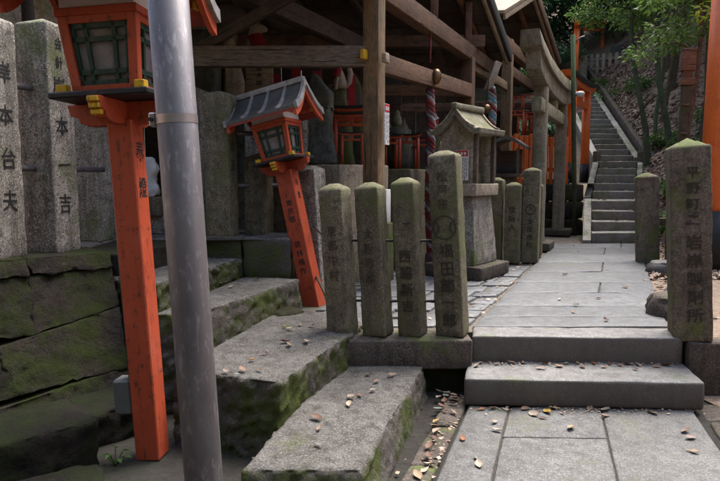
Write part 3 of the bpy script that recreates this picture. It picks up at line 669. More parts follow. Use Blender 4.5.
# ================================================================== red shrine lanterns
def make_lantern(label, loc, rz, tilt, ph, pw=.125, paper='paper'):
    t = thing('shrine_lantern', label, 'lantern', loc, rz, 'red wooden shrine lanterns', tilt)
    h = pw/2
    MB().box(-h, h, -h, h, 0, ph+.02).build('post', 'vermilion', t, bev=.006)
    z = ph
    for ax in ('y', 'x'):                       # crossed bracket arms with shaped ends
        prof = [(-.17, -.005), (-.215, .015), (-.225, .04), (-.262, .05), (-.275, .105), (.275, .105), (.262, .05), (.225, .04), (.215, .015), (.17, -.005)]
        s = .995 if ax == 'y' else 1.
        MB().prism([(a*s, z+b*s) for a, b in prof], -.032, .032, ax).build('bracket_arm', 'vermilion', t, bev=.004)
    for sx, sy in ((0, 1), (0, -1)):   # gilded arm ends
        m = MB()
        for q in range(3):
            cx, cy = sx*(.274-.012*q), sy*(.274-.012*q); e = .026
            m.box(cx-(.012 if sx else e), cx+(.012 if sx else e), cy-(.012 if sy else e), cy+(.012 if sy else e), z+.022+.028*(2-q), z+.046+.028*(2-q))
        m.build('gilded_end', 'yellow', t, bev=.004)
    MB().box(-.238, .238, -.238, .238, z+.106, z+.134).build('tray', 'black', t, bev=.006)
    b0, b1 = z+.136, z+.475; w0, w1 = .138, .168
    for sx in (-1, 1):
        for sy in (-1, 1):
            MB().add([(sx*(w+dx), sy*(w+dy), zz) for zz, w in ((b0, w0), (b1, w1)) for dx, dy in ((-.022, -.022), (.022, -.022), (.022, .022), (-.022, .022))],
                     [(3, 2, 1, 0), (4, 5, 6, 7), (0, 1, 5, 4), (1, 2, 6, 5), (2, 3, 7, 6), (3, 0, 4, 7)]).build('corner_post', 'vermilion', t, bev=.003)
            MB().box(sx*.187-.024, sx*.187+.024, sy*.187-.024, sy*.187+.024, z+.1345, z+.172).build('corner_cap', 'yellow', t, bev=.004)
    for k in range(4):                           # four lattice panels with panes
        c, s = math.cos(k*math.pi/2), math.sin(k*math.pi/2)
        def P(a, zz, off):
            q = (zz-b0)/(b1-b0); w = w0+(w1-w0)*q; x, y = a*(w-.022), -(w+off); return (x*c-y*s, x*s+y*c, zz)
        for za, zb in ((b0, b0+.032), (b1-.032, b1)):
            MB().add([P(a, zz, off) for zz in (za, zb) for a, off in ((-1, -.02), (1, -.02), (1, .016), (-1, .016))], [(3, 2, 1, 0), (4, 5, 6, 7), (0, 1, 5, 4), (1, 2, 6, 5), (2, 3, 7, 6), (3, 0, 4, 7)]).build('panel_rail', 'vermilion', t)
        pn = MB().add([P(-1, b0+.03, -.012), P(1, b0+.03, -.012), P(1, b1-.03, -.012), P(-1, b1-.03, -.012)], [(0, 1, 2, 3)]).build('pane', paper, t)
        la = MB()
        def bar(a0, a1, z0, z1): la.add([P(a, zz, off) for off in (-.008, .006) for a, zz in ((a0, z0), (a1, z0), (a1, z1), (a0, z1))], [(0, 1, 2, 3), (7, 6, 5, 4), (0, 4, 5, 1), (1, 5, 6, 2), (2, 6, 7, 3), (3, 7, 4, 0)])
        hb = b1-b0-.06; zb = b0+.03
        bar(-1, -.86, zb, zb+hb); bar(.86, 1, zb, zb+hb); bar(-1, 1, zb, zb+.025); bar(-1, 1, zb+hb-.025, zb+hb)
        for a in (-.48, .48): bar(a-.07, a+.07, zb, zb+hb)
        for q in (.22, .74): bar(-1, 1, zb+hb*q-.011, zb+hb*q+.011)
        la.build('lattice', 'green', pn)
    f0 = b1
    MB().box(-.198, .198, -.198, .198, f0, f0+.035).build('top_rail', 'vermilion', t, bev=.004)
    MB().box(-.178, .178, -.178, .178, f0+.035, f0+.105).build('frieze', 'white', t)
    MB().box(-.205, .205, -.205, .205, f0+.105, f0+.14).build('eave_frame', 'vermilion', t, bev=.004)
    for sy in (-.2, .2): MB().box(-.325, .325, sy-.02, sy+.02, f0+.10, f0+.145).build('purlin', 'vermilion', t)
    for sx in (-1, 1):
        for sy in (-.2, 0, .2):
            zc = f0+.122 if sy else f0+.26
            MB().box(sx*.33-.012, sx*.33+.012, sy-.024, sy+.024, zc-.026, zc+.026).build('gilded_cap', 'yellow', t)
    # curved gable roof, ridge along x
    n = 14; zr = f0+.36; pr = []
    for i in range(n+1):
        y = -.33+.66*i/n; q = abs(y)/.33; pr.append((y, zr-.27*(1-max(0, 1-q)**1.55)))
    def sheet(x0, x1, dz0, dz1, ext=0.): 
        m = MB(); top = [(y*(1+ext), zz+dz1) for y, zz in pr]; bot = [(y*(1+ext), zz+dz0) for y, zz in pr]
        return m.prism(top+bot[::-1], x0, x1, 'x')
    sheet(-.385, .385, -.018, .012).build('roof_sheet', 'roof_tin', t)
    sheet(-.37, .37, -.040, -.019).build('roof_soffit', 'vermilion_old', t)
    for sx in (-1, 1):
        sheet(sx*.37-.014, sx*.37+.014, -.095, -.0185, -.01).build('bargeboard', 'vermilion', t)
        sheet(sx*.392-.016, sx*.392+.016, -.03, .035, .01).build('verge_trim', 'roof_tin_light', t)
    for x in (-.19, 0, .19): sheet(x-.014, x+.014, .0125, .034).build('roof_rib', 'roof_tin_light', t)
    MB().prism([(-.03, zr-.005), (-.035, zr+.05), (.035, zr+.05), (.03, zr-.005)], -.40, .40, 'x').build('ridge', 'roof_tin_light', t, bev=.006)
    return t
L1 = make_lantern('upright red wooden lantern on a square post in the left foreground', (-1.07, 2.97, -.03), R(-6), (0, R(-2.7)), 1.69)
letter('hoto', L1, (.0635, .004, 1.60), .125, 'right', sx=.8)
MB().tube([(-.085, .0, .36), (-.085, .0, 1.66)], .011, 8).build('conduit', 'plastic_grey', L1, smooth=True)
MB().box(-.155, -.066, -.06, .04, .24, .42).build('junction_box', 'plastic_grey', L1, bev=.01)
L2 = make_lantern('leaning red wooden lantern beyond the rough stone steps', (-.315, 4.98, -.02), R(-19), (R(0), R(-12.4)), 1.80, .175)
L2.scale = (.83, .83, .83)
letter('hoto', L2, (.0885, 0, 1.72), .095, 'right', sx=.8); letter('tokyo', L2, (0, -.0885, 1.52), .09); letter('hayashi', L2, (0, -.0885, 1.10), .095)

# ================================================================== steel pole
pl_ = thing('steel_pole', 'galvanised steel pole in the near left foreground', 'pole', (-.352, 1.4, -.03), 0, None, (0, R(-2.5)))
MB().tube([(0, 0, 0), (0, 0, 1.0), (0, 0, 2.6)], .0455, 48).build('shaft', 'steel', pl_, smooth=True)
MB().tube([(0, 0, 1.554), (0, 0, 1.574)], .0465, 48).build('band', 'band', pl_)
MB().box(-.062, -.046, -.012, .012, 1.549, 1.581).build('band_clamp', 'band', pl_, bev=.003)
MB().tube([(-.055, -.02, 1.565), (-.055, .02, 1.565)], .005, 8).build('bolt', 'rod', pl_)

# ================================================================== worship hall
G = lambda y: .13+.479*(y-5.65)
D = Vector((.4327, .9015, 0)); E_ = Vector((-.99, .14, 0))
hall = thing('worship_hall', 'dark open timber shrine hall with boarded roof above the fence', 'shrine')
def tpost(x, y, z0, z1, w_, mat='wood_post', rz=-27):
    o = beam('post', (x, y, z0), (x, y, z1), w_, w_, mat); o.matrix_basis = Matrix.Translation((x, y, 0)) @ Matrix.Rotation(R(rz), 4, 'Z') @ Matrix.Translation((-x, -y, 0)) @ o.matrix_basis
    return o
attach(tpost(.13, 5.65, .345, 3.05, .155), hall); attach(tpost(G(8.5), 8.5, .345, 3.05, .16, 'wood_dark'), hall)
attach(tpost(-2.45, 5.75, .88, 3.05, .155, 'wood_dark'), hall); attach(tpost(-1.3, 8.6, .345, 3.1, .15, 'wood_dark'), hall)
beam('tie_beam', (-3.2, 5.72, 2.51), (.06, 5.65, 2.50), .10, .185, 'wood_grey', hall)
beam('tie_beam', (.17, 5.73, 2.46), (G(8.5), 8.42, 2.585), .10, .18, 'wood_dark', hall)
beam('tie_beam', (-3.2, 8.62, 2.62), (G(8.5)-.05, 8.55, 2.60), .10, .15, 'wood_dark', hall)
beam('wall_plate', (-.28, 4.8, 3.13), (2.05, 9.67, 3.10), .14, .20, 'wood_dark', hall)
beam('wall_plate', (-1.62, 4.8, 3.15), (.7, 9.6, 3.12), .14, .20, 'roof_board', hall)
beam('wall_plate', (-3.4, 5.66, 3.28), (.3, 5.62, 3.28), .14, .16, 'wood_dark', hall)
beam('wall_plate', (-2.9, 8.75, 3.3), (1.75, 8.7, 3.3), .14, .16, 'wood_dark', hall)
for y in (5.9, 7.1, 8.4): beam('strut', (G(y)+.02, y, 3.2), (G(y)+.02, y, 4.32-abs(y-7.1)*.44), .09, .09, 'wood_dark', hall)
beam('brace', (-1.5, 5.78, 2.6), (-.55, 5.75, 3.12), .08, .1, 'roof_board', hall)
for dx, dz in ((-.095, 0), (.10, -.03)):
    attach(stone('wedge', 'yellow' if dx < 0 else 'wood_light', None, (.13+dx, 5.565, 2.46+dz), R(-27), size=(.045, .08, .09), r=.01, res=.05, amp=.004), hall)
RA = Vector((1.02, 7.1, 4.36)); EF = Vector((2.29, 9.7, 3.23)); EN = Vector((-.26, 4.5, 3.23))
def roof(root, apex, eave, width, nb, rafters, board='roof_board', sheet='tile', th=.028):
    sl = eave-apex; n = sl.cross(E_).normalized()
    if n.z < 0: n = -n
    for i in range(nb):
        a = apex+sl*(i/nb); b = apex+sl*((i+1)/nb)-sl.normalized()*.008
        q = [a, b, b+E_*width, a+E_*width]; dz = n*(.006*(i % 3))
        attach(pyo('roof_board', [p+dz for p in q]+[p+n*th+dz for p in q], board), root)
    for k in rafters:
        a = apex+E_*k-n*.045; b = eave+E_*k-n*.045
        beam('rafter', a, b, .07, .085, board if k > .3 else 'wood_dark', root)
    q = [apex+n*.05-E_*.06, eave+n*.05+sl.normalized()*.08-E_*.06, eave+n*.05+sl.normalized()*.08+E_*(width+.1), apex+n*.05+E_*(width+.1)]
    attach(pyo('roof_sheet', q+[p+n*.05 for p in q], sheet), root)
def pyo(name, v8, mat):
    m = MB(); m.add(v8, [(3, 2, 1, 0), (4, 5, 6, 7), (0, 1, 5, 4), (1, 2, 6, 5), (2, 3, 7, 6), (3, 0, 4, 7)])
    return m.build(name, mat)
roof(hall, RA, EF, 4.8, 13, (.28, .95, 1.7, 2.5, 3.3, 4.1)); roof(hall, RA, EN, 4.8, 12, (.28, .95, 1.7, 2.5, 3.3, 4.1))
beam('bargeboard', RA+Vector((.03, 0, .0)), EF+Vector((.03, 0, -.0)), .045, .15, 'wood_light', hall)
beam('bargeboard', RA+Vector((.03, 0, .0)), EN+Vector((.03, 0, -.0)), .045, .15, 'wood_light', hall)
beam('verge_board', RA+Vector((.085, 0, .05)), EF+Vector((.085, 0, .05)), .05, .16, 'tile', hall)
beam('ridge_beam', RA-Vector((0, 0, .1)), RA+E_*4.7-Vector((0, 0, .1)), .13, .15, 'wood_dark', hall)
for i in range(16):                                              # plank back wall
    x = -3.9+i*.29
    attach(stone('wall_plank', 'roof_board', None, (x, 8.95+.01*(i % 2), .33), 0, size=(.283, .03, 3.2), r=.004, res=.8, amp=.002, seed=i), hall)
for i in range(9):
    y = 5.9+i*.34; attach(stone('wall_plank', 'roof_board', None, (-3.9, y, .33), R(90), size=(.333, .03, 3.3), r=.004, res=.8, amp=.002, seed=i), hall)

# ---- second hall behind
hall2 = thing('rear_hall', 'smaller timber shrine roof with pale gable boards beyond the hall', 'shrine')
A2 = Vector((3.15, 11.4, 4.70)); F2_ = Vector((4.19, 13.15, 3.76)); N2 = Vector((2.28, 9.95, 3.98))
roof(hall2, A2, F2_, 4.0, 9, (.3, 1.0, 1.8, 2.8, 3.6)); roof(hall2, A2, N2, 4.0, 8, (.3, 1.0, 1.8, 2.8, 3.6), 'roof_board', 'wood_light')
beam('bargeboard', A2+Vector((.03, 0, .02)), N2+Vector((.03, 0, .02)), .045, .16, 'wood_light', hall2)
beam('bargeboard', A2+Vector((.03, 0, -.0)), F2_+Vector((.03, 0, -.0)), .045, .13, 'wood_light', hall2)
beam('verge_board', A2+Vector((.08, 0, .05)), F2_+Vector((.08, 0, .05)), .05, .17, 'wood_dark', hall2)
attach(tpost(2.545, 10.6, .345, 3.75, .165, 'wood_post'), hall2); attach(tpost(3.62, 12.75, 1.25, 3.75, .16, 'wood_dark'), hall2)
beam('wall_plate', (2.3, 10.05, 3.62), (3.85, 13.2, 3.62), .13, .2, 'wood_dark', hall2)
beam('tie_beam', (2.545, 10.6, 3.25), (3.62, 12.75, 3.25), .1, .18, 'wood_dark', hall2)
beam('link_beam', (1.52, 8.6, 2.98), (2.5, 10.52, 2.95), .08, .14, 'wood_post', hall2)
beam('tie_beam', (2.5, 10.6, 2.62), (-.8, 11.0, 2.62), .1, .15, 'wood_dark', hall2)
for i in range(14):
    x = 3.3-i*.32; attach(stone('wall_plank', 'roof_board', None, (x, 13.3, 1.2), R(-3), size=(.31, .03, 2.7), r=.004, res=.8, amp=.002, seed=i+30), hall2)
shed = thing('low_shed', 'low shed with mossy pale roof seen under the rear hall', 'shed')
q = [Vector((2.2, 12.2, 2.86)), Vector((3.62, 12.0, 2.86)), Vector((3.75, 12.9, 3.25)), Vector((2.3, 13.1, 3.25))]
attach(pyo('roof', q+[p+Vector((0, 0, .05)) for p in q], 'torii_stone'), shed)
for x in (2.3, 3.5): beam('post', (x, 12.3, 1.25), (x, 12.3, 2.85), .09, .09, 'wood_dark', shed)
beam('eave_beam', (2.2, 12.22, 2.80), (3.6, 12.05, 2.80), .08, .1, 'wood_dark', shed)

# ================================================================== torii
def make_torii(name, label, loc, rz, H, W, r, mat='vermilion', cap='black', over=.28, group=None, sock=0., tagit=True, batter=.03):
    t = thing(name, label, 'torii', loc, rz, group)
    for s in (-1, 1):
        lg = MB().tube([(s*(W/2+batter*H), 0, 0), (s*(W/2+batter*H*.5), 0, H*.5), (s*W/2, 0, H*.93)], [r, r*.97, r*.9], 20).build('leg', mat, t, smooth=True)
        if sock: MB().tube([(s*(W/2+batter*H), 0, 0), (s*(W/2+batter*H*(1-sock/H)), 0, sock)], r*1.06, 20).build('sleeve', 'black', lg, smooth=True)
    def wp(p, u): return p+Vector((0, 0, .045*H*abs(u.x)**3)) + Vector((u.x*.03*H*(u.z*.5), 0, 0))
    stone('lintel', mat, t, (0, 0, H*.90), size=(W+2*over, r*1.7, H*.052), r=.003, res=W/6, amp=0., warp=wp)
    stone('cap', cap, t, (0, 0, H*.953), size=(W+2*over+.06*H, r*2.3, H*.047), r=.003, res=W/6, amp=0., warp=wp)
    stone('tie_beam', mat, t, (0, 0, H*.735), size=(W+over*1.0, r*1.0, H*.06), r=.003, res=W/3, amp=0.)
    stone('strut', mat, t, (0, 0, H*.795), size=(r*1.6, r*1.1, H*.11), r=.003, res=.3, amp=0.)
    return t
# grey stone torii
sx0, sy0 = 3.13, 9.93
sto = thing('stone_torii', 'grey mossy stone torii with upswept lintel beside the path', 'torii', (sx0, sy0, .345), R(64.6))
for s in (-1, 1):
    stone('leg', 'torii_stone', sto, (0, 0, 0), size=(.21, .21, 2.62), r=.063, res=.12, amp=.006, freq=5, seed=s+3, warp=lambda p, u, s=s: Vector((p.x*(1-.06*(u.z+1))+s*(1.20-.035*(u.z+1)), p.y*(1-.06*(u.z+1)), p.z)))
    stone('plinth', 'kerb', sto, (s*1.22, 0, 0), size=(.50, .46, .12), r=.02, res=.12, amp=.008, seed=s+8)
cw = lambda p, u: p+Vector((u.x*.10*(u.z+1)/2, 0, .20*abs(u.x)**2.6))
stone('lintel', 'torii_stone', sto, (0.05, 0, 2.30), size=(3.9, .20, .25), r=.012, res=.18, amp=.005, seed=5, warp=cw)
stone('cap', 'torii_stone', sto, (0.05, 0, 2.552), size=(4.35, .29, .20), r=.012, res=.18, amp=.006, seed=6, warp=lambda p, u: Vector((p.x, p.y*(1-.15*(u.z+1)/2), p.z))+Vector((u.x*.10*(u.z+1)/2, 0, .20*abs(u.x)**2.6)))
stone('tie_beam', 'torii_stone', sto, (0, 0, 1.98), size=(3.1, .14, .19), r=.012, res=.2, amp=.005, seed=7)
stone('tablet_strut', 'torii_stone', sto, (0, 0, 2.165), size=(.2, .15, .16), r=.012, res=.2, amp=.005, seed=8)
T1 = make_torii('vermilion_torii', 'vermilion torii with black cap and black leg sleeves above the mossy wall', (4.53, 12.6, 1.29), R(59), 2.12, 1.42, .092, 'orange', over=.62, sock=.40)
T2 = make_torii('vermilion_torii', 'large orange torii leg with black sleeve at the right picture edge', (5.41, 6.32, .3), R(-24), 4.4, 2.86, .19, 'orange', over=.5, sock=.72, batter=.0)
T3 = make_torii('vermilion_torii', 'distant vermilion torii beside the upper stairs', (6.5, 18.6, 3.6), R(72), 2.3, 1.1, .085, 'orange', over=.25)
T4 = make_torii('vermilion_torii', 'small far vermilion torii near the top of the hill fence', (8.2, 22, 5.4), R(10), 1.6, .9, .07, 'orange', over=.2)
# vermilion plank fence
pf = thing('plank_fence', 'bright orange plank fence behind the stone torii', 'fence')
for i in range(13):
    x = 2.72+i*.098; y = 11.30+i*.012
    attach(stone('plank', 'orange', None, (x, y, 1.25), 0, size=(.078, .03, .93+.03*math.sin(i*4)), r=.004, res=.4, amp=.001, seed=i), pf)
for z in (1.55, 2.02): beam('rail', (2.65, 11.335, z), (3.98, 11.50, z), .03, .07, 'vermilion_old', pf)
beam('footing', (2.65, 11.33, 1.30), (3.98, 11.50, 1.30), .08, .14, 'black', pf)
# votive miniature toriis
def minis(spots, group, lab):
    base = None
    for i, (x, y, z, rz, h, l) in enumerate(spots):
        make_torii('miniature_torii', lab[i], (x, y, z), rz, h, h*.62, h*.05, 'vermilion', 'black', h*.1, group, batter=.02)
minis([(-.09, 6.45, 1.525, R(-12), .56, 0), (-.12, 6.72, 1.525, R(-10), .66, 0), (-.08, 6.26, 1.525, R(-12), .34, 0)], 'miniature torii on the front altar',
      ['miniature red torii on the front altar left of the timber post', 'tallest miniature torii behind the other two on the front altar', 'smallest miniature torii nested inside the one on the front altar'])
minis([(.34, 7.0, 1.495, R(-20), .39, 0), (.56, 7.24, 1.495, R(-20), .42, 0), (.73, 7.6, 1.495, R(-20), .40, 0)], 'miniature torii on the dark altar',
      ['miniature red torii nearest the notice post on the dark altar', 'middle miniature red torii before the dark domed stone', 'miniature red torii beside the twisted red rope'])
minis([(2.95, 11.6, 2.20, R(0), .5, 0), (3.15, 11.65, 2.20, R(12), .42, 0), (3.32, 11.62, 2.20, R(-10), .46, 0), (3.05, 11.75, 2.62, R(18), .35, 0), (3.25, 11.75, 2.6, R(-14), .4, 0)], 'miniature torii heaped on the far shelf',
      ['leftmost small torii heaped on the shelf above the orange fence', 'middle small torii heaped on the shelf above the orange fence', 'rightmost small torii heaped on the shelf above the orange fence', 'upper left small torii of the heap above the orange fence', 'upper right small torii of the heap above the orange fence'])
sh = thing('offering_shelf', 'dark shelf holding heaped small torii above the orange fence', 'shelf')
beam('board', (2.75, 11.68, 2.17), (3.55, 11.72, 2.17), .35, .05, 'wood_dark', sh); beam('board', (2.85, 11.78, 2.58), (3.45, 11.80, 2.58), .2, .03, 'wood_dark', sh)
for x in (2.8, 3.5): beam('support', (x, 11.72, 1.25), (x, 11.72, 2.15), .07, .07, 'wood_dark', sh)

# ================================================================== altars, monuments, statues
def altar(label, loc, rz, sz, mat, seed):
    return tag(stone('stone_altar', mat, None, loc, rz, size=sz, r=.015, res=.12, amp=.006, seed=seed), label, 'altar')
altar('square stone altar block left of the timber post', (-.165, 6.28, .34), R(-44), (.60, .72, 1.185), 'pale_stone', 41)
altar('dark stone altar block right of the timber post', (.43, 7.43, .34), PR, (.80, 1.15, 1.155), 'granite_red', 42)
altar('wide dark altar at the back left of the hall', (-1.35, 7.2, .34), R(-8), (1.8, .8, 1.9), 'dark_stone', 43)
def monument(label, loc, rz, sz, seed, mat='dark_stone', taper=.35):
    def wp(p, u):
        k = (u.z+1)/2; f = 1-taper*k**2
        return Vector((p.x*f+.05*math.sin(k*3+seed)+.03*noise.noise((k*3, seed, 0)), p.y*f, p.z+(.10*math.sin(u.x*1.5+seed) if u.z > .5 else 0)))
    return tag(stone('stone_monument', mat, None, loc, rz, size=sz, r=.05, res=.07, amp=.03, freq=4.5, seed=seed, warp=wp), label, 'monument')
monument('rough upright memorial stone behind the leaning lantern', (-.37, 6.28, 1.52), R(-10), (.30, .22, .84), 3.)
monument('tall dark draped stone at back left behind the tie beam', (-1.75, 6.6, 1.5), R(-6), (.5, .3, 1.5), 5., taper=.25)
monument('pale slab of stone beside the wooden name board', (-1.40, 6.62, 2.24), R(4), (.2, .1, .56), 7., 'pale_stone', .1)
monument('pale green upright stone behind the notice post', (.36, 7.75, 1.2), R(-12), (.2, .15, .95), 9., 'torii_stone')
monument('slim pale stone deep in the hall right of the timber post', (.62, 8.3, 1.2), R(-12), (.16, .14, .95), 10., 'torii_stone')
monument('narrow stone standing behind the twisted rope', (.98, 7.9, .9), R(-12), (.15, .15, .9), 12., 'pale_stone')
monument('brown stone stub behind the miniature torii of the front altar', (-.28, 7.3, 1.3), R(-12), (.3, .2, 1.15), 13., 'granite_red')
monument('brown stone pillar in shade left of the timber post', (-.02, 7.7, 1.3), R(-12), (.24, .2, 1.3), 15., 'granite_red')
def lathe(m, prof, seg=20, cx=0, cy=0):
    k = len(prof); v = [(cx+r*math.cos(2*math.pi*a/seg), cy+r*math.sin(2*math.pi*a/seg), z) for a in range(seg) for r, z in prof]
    f = [(a*k+i, ((a+1) % seg)*k+i, ((a+1) % seg)*k+i+1, a*k+i+1) for a in range(seg) for i in range(k-1)]
    return m.add(v, f)
dm = lathe(MB(), [(.0, 0), (.19, 0), (.20, .2), (.19, .36), (.15, .47), (.07, .53), (0, .545)]).build('domed_stone', 'dark_stone', None, (.46, 7.55, 1.495), smooth=True)
tag(dm, 'dark domed stone behind the row of miniature torii', 'monument')
ja = lathe(MB(), [(0, 0), (.05, 0), (.065, .05), (.05, .11), (.03, .13), (.036, .17), (.0, .2)]).build('small_statue', 'torii_stone', None, (.46, 7.55, 2.035), smooth=True)
tag(ja, 'small pale figure on top of the dark domed stone', 'statue')
vb = stone('offering_box', 'white', None, (.245, 6.12, .94), R(-25), size=(.10, .12, .34), r=.006, res=.3, amp=.001); tag(vb, 'white box beside the timber notice post', 'box')
vs = stone('box_stand', 'granite_red', None, (.245, 6.12, .34), R(-25), size=(.16, .16, .60), r=.01, res=.2, amp=.004); tag(vs, 'stone stand under the white box', 'stand')
# fox statues with red bibs
def fox(label, loc, rz, s, mat='fox', bib=True):
    t = thing('fox_statue', label, 'statue', loc, rz, 'fox statues with red bibs')
    bm = bmesh.new()
    pts = [(0, 0, .02, .16), (0, 0, .20, .15), (.03, 0, .38, .115), (.06, 0, .52, .085), (.085, 0, .62, .085), (.12, 0, .66, .082), (.19, 0, .64, .045), (.235, 0, .625, .026)]
    m = MB(); m.tube([Vector(p[:3])*s for p in pts], [p[3]*s for p in pts], 14)
    for sy in (-1, 1):
        m.tube([Vector((.09, sy*.045, .70))*s, Vector((.075, sy*.06, .78))*s, Vector((.07, sy*.065, .84))*s], [.034*s, .025*s, .004*s], 8)
        m.tube([Vector((.10, sy*.07, .40))*s, Vector((.15, sy*.07, .2))*s, Vector((.16, sy*.07, .0))*s, Vector((.22, sy*.07, .0))*s], [.05*s, .042*s, .04*s, .03*s], 8)
    bd = m.build('body', mat, t, smooth=True)
    MB().tube([Vector(p)*s for p in ((-.12, 0, .05), (-.24, 0, .2), (-.27, 0, .45), (-.22, 0, .66), (-.2, 0, .74))], [.05*s, .075*s, .085*s, .055*s, .01*s], 12).build('tail', mat, t, smooth=True)
    if bib:
        m = MB(); m.tube([Vector((.065, 0, .56))*s, Vector((.10, 0, .44))*s, Vector((.11, 0, .33))*s], [.098*s, .118*s, .128*s], 14, False); m.build('bib', 'red_cloth', t, smooth=True)
    return t
fox('pale fox statue with red bib above the tie beam at left', (-1.24, 6.95, 2.50), R(-10), .86)
fox('small white fox statue in the hall right of the rope', (.99, 8.15, 2.0), R(20), .3, 'white'); ft = stone('fox_stand', 'granite_red', None, (.99, 8.15, .34), 0, size=(.2, .2, 1.66), r=.02, res=.2, amp=.01); tag(ft, 'stone stand under the small white fox statue', 'stand')
fox('shaded fox statue on a pedestal left of the timber post', (-.22, 7.2, 2.43), R(-160), .42, 'fox')
fs2 = stone('fox_stand', 'granite_red', None, (-.30, 7.62, .34), 0, size=(.3, .3, 1.0), r=.02, res=.2, amp=.01); tag(fs2, 'dark stone stand in the shade behind the front altar', 'stand')
nb = thing('name_board', 'orange-brown wooden name board with brushed characters under the tie beam', 'board', (-1.10, 6.72, 2.235), R(-4))
stone('panel', 'wood_light', nb, size=(.30, .035, .50), r=.006, res=.2, amp=.001); letter('board', nb, (0, -.021, .47), .095)
for i, (x, y) in enumerate(((-.72, 6.9), (-.5, 7.1), (-1.0, 7.3), (-.1, 7.3))):
    o = MB().box(-.05, .05, -.006, .006, -.42, 0).build('red_banner', 'red_cloth', None, (x, y, 2.62), (0, 0, R(-10+9*i)))
    tag(o, ['dull red cloth strip hanging left of the memorial stone', 'dull red cloth strip hanging above the memorial stone', 'leftmost dull red cloth strip beside the name board', 'dull red cloth strip hanging near the timber post'][i], 'banner', 'red cloth strips hanging in the hall')

# ================================================================== ropes, bells, notices
def twist(name, label, top, bottom, r, mats, turns, tass=True):
    t = thing(name, label, 'rope', bottom)
    a, b = Vector(top)-Vector(bottom), Vector((0, 0, 0)); n = 60
    for k, mt in enumerate(mats):
        pts = []
        for i in range(n+1):
            q = i/n; c = a.lerp(b, q); ang = 2*math.pi*(turns*q+k/len(mats)); pts.append(c+Vector((math.cos(ang), math.sin(ang), 0))*r*.62+Vector((.012*math.sin(q*7), 0, 0)))
        MB().tube(pts, r*.62, 7).build('strand', mt, t, smooth=True)
    if tass: lathe(MB(), [(0, .04), (r*1.1, .03), (r*1.35, -.02), (r*1.5, -.13), (r*1.2, -.15), (0, -.15)], 12).build('tassel', 'rope_dark', t, smooth=True)
    return t
twist('bell_rope', 'twisted red and white bell rope hanging between the fence posts', (.80, 7.02, 2.40), (.825, 6.98, .50), .046, ('rope_red', 'rope_white', 'rope_dark', 'rope_red'), 9)
hg = MB().tube([(.80, 7.02, 2.70), (.80, 7.02, 3.05)], .012, 6).build('rope_hanger', 'rope_red', smooth=True); tag(hg, 'thin cord holding the red bell rope under the roof', 'cord')
kn = lathe(MB(), [(0, -.1), (.03, -.09), (.06, -.04), (.06, .03), (.03, .07), (0, .08)], 14).build('suzu_bell', 'brass', None, (.865, 6.98, 2.55), smooth=True); tag(kn, 'round bell at the top of the red and white rope', 'bell')
twist('bell_rope', 'blue, red and white bell rope beside the small stone shrine roof', (1.93, 9.0, 2.72), (1.98, 9.0, 1.50), .05, ('rope_blue', 'rope_white', 'rope_red', 'rope_white'), 5)
bl = lathe(MB(), [(0, -.075), (.03, -.07), (.075, -.015), (.078, .0), (.075, .02), (.05, .06), (0, .075)], 18).build('suzu_bell', 'brass', None, (1.83, 8.88, 2.39), smooth=True); tag(bl, 'dark round bell left of the blue rope', 'bell')
bc = MB().tube([(1.83, 8.88, 2.46), (1.90, 8.98, 2.95)], .008, 6).build('hanging_cord', 'wire', smooth=True); tag(bc, 'thin cord holding the dark round bell', 'cord')
hb = beam('rope_block', (1.88, 9.0, 2.68), (2.02, 9.02, 3.08), .10, .10, 'wood_light'); tag(hb, 'carved tan wooden block tilted at the top of the blue rope', 'block')
def notice(label, loc, rz, w_, h_, lines=6):
    t = thing('notice_board', label, 'sign', loc, rz)
    MB().box(-w_/2, w_/2, -.004, .004, 0, h_).build('panel', 'white', t)
    MB().box(-w_/2+.004, w_/2-.004, -.0065, -.0045, h_*.80, h_-.004).build('heading', 'notice_red', t)
    m = MB()
    for i in range(3): m.box(-w_*.36+i*w_*.26, -w_*.36+i*w_*.26+w_*.16, -.0085, -.0068, h_*.84, h_*.93)
    m.build('heading_print', 'white', t)
    m = MB()
    for i in range(lines):
        x = -w_*.40+i*w_*.8/(lines-1)
        zz = h_*.74
        while zz > h_*(.08+.05*(i % 2)):
            l = random.uniform(.02, .05); m.box(x-w_*.025, x+w_*.025, -.0062, -.0046, zz-l, zz); zz -= l+.012
    m.build('print', 'print', t); return t
pz = R(-27)+R(90)
notice('narrow white notice with red heading on the timber post', (.245, 5.595, 1.70), R(63), .105, .37, 4)
notice('white notice sheet with red heading on the small stone shrine', (1.061, 6.276, 1.37), R(-37), .14, .31, 6)

# ================================================================== small stone shrine
hk = thing('stone_shrine', 'small roofed stone shrine on a tapering mossy pedestal', 'shrine', (1.155, 6.52, .345), R(-37))
hk.scale = (.88, .92, .98)
stone('base', 'kerb', hk, (.03, 0, 0), size=(.76, .78, .14), r=.015, res=.1, amp=.006, seed=1)
stone('pedestal', 'granite_grey', hk, (0, 0, .14), size=(.56, .62, .74), r=.015, res=.08, amp=.006, seed=2, warp=lambda p, u: Vector((p.x*(1-.12*(u.z+1)), p.y*(1-.12*(u.z+1)), p.z)))
m = MB(); 
for a, b, c, d in ((-.15, .15, .62, .66), (-.15, -.12, .25, .62), (.12, .15, .25, .62)): m.box(.241, .262, a, b, c, d)
pn = m.build('panel_frame', 'granite_grey', hk); pn.rotation_euler = (0, R(-4), 0)
stone('plinth', 'pale_stone', hk, (0, 0, .88), size=(.56, .60, .13), r=.012, res=.1, amp=.005, seed=3)
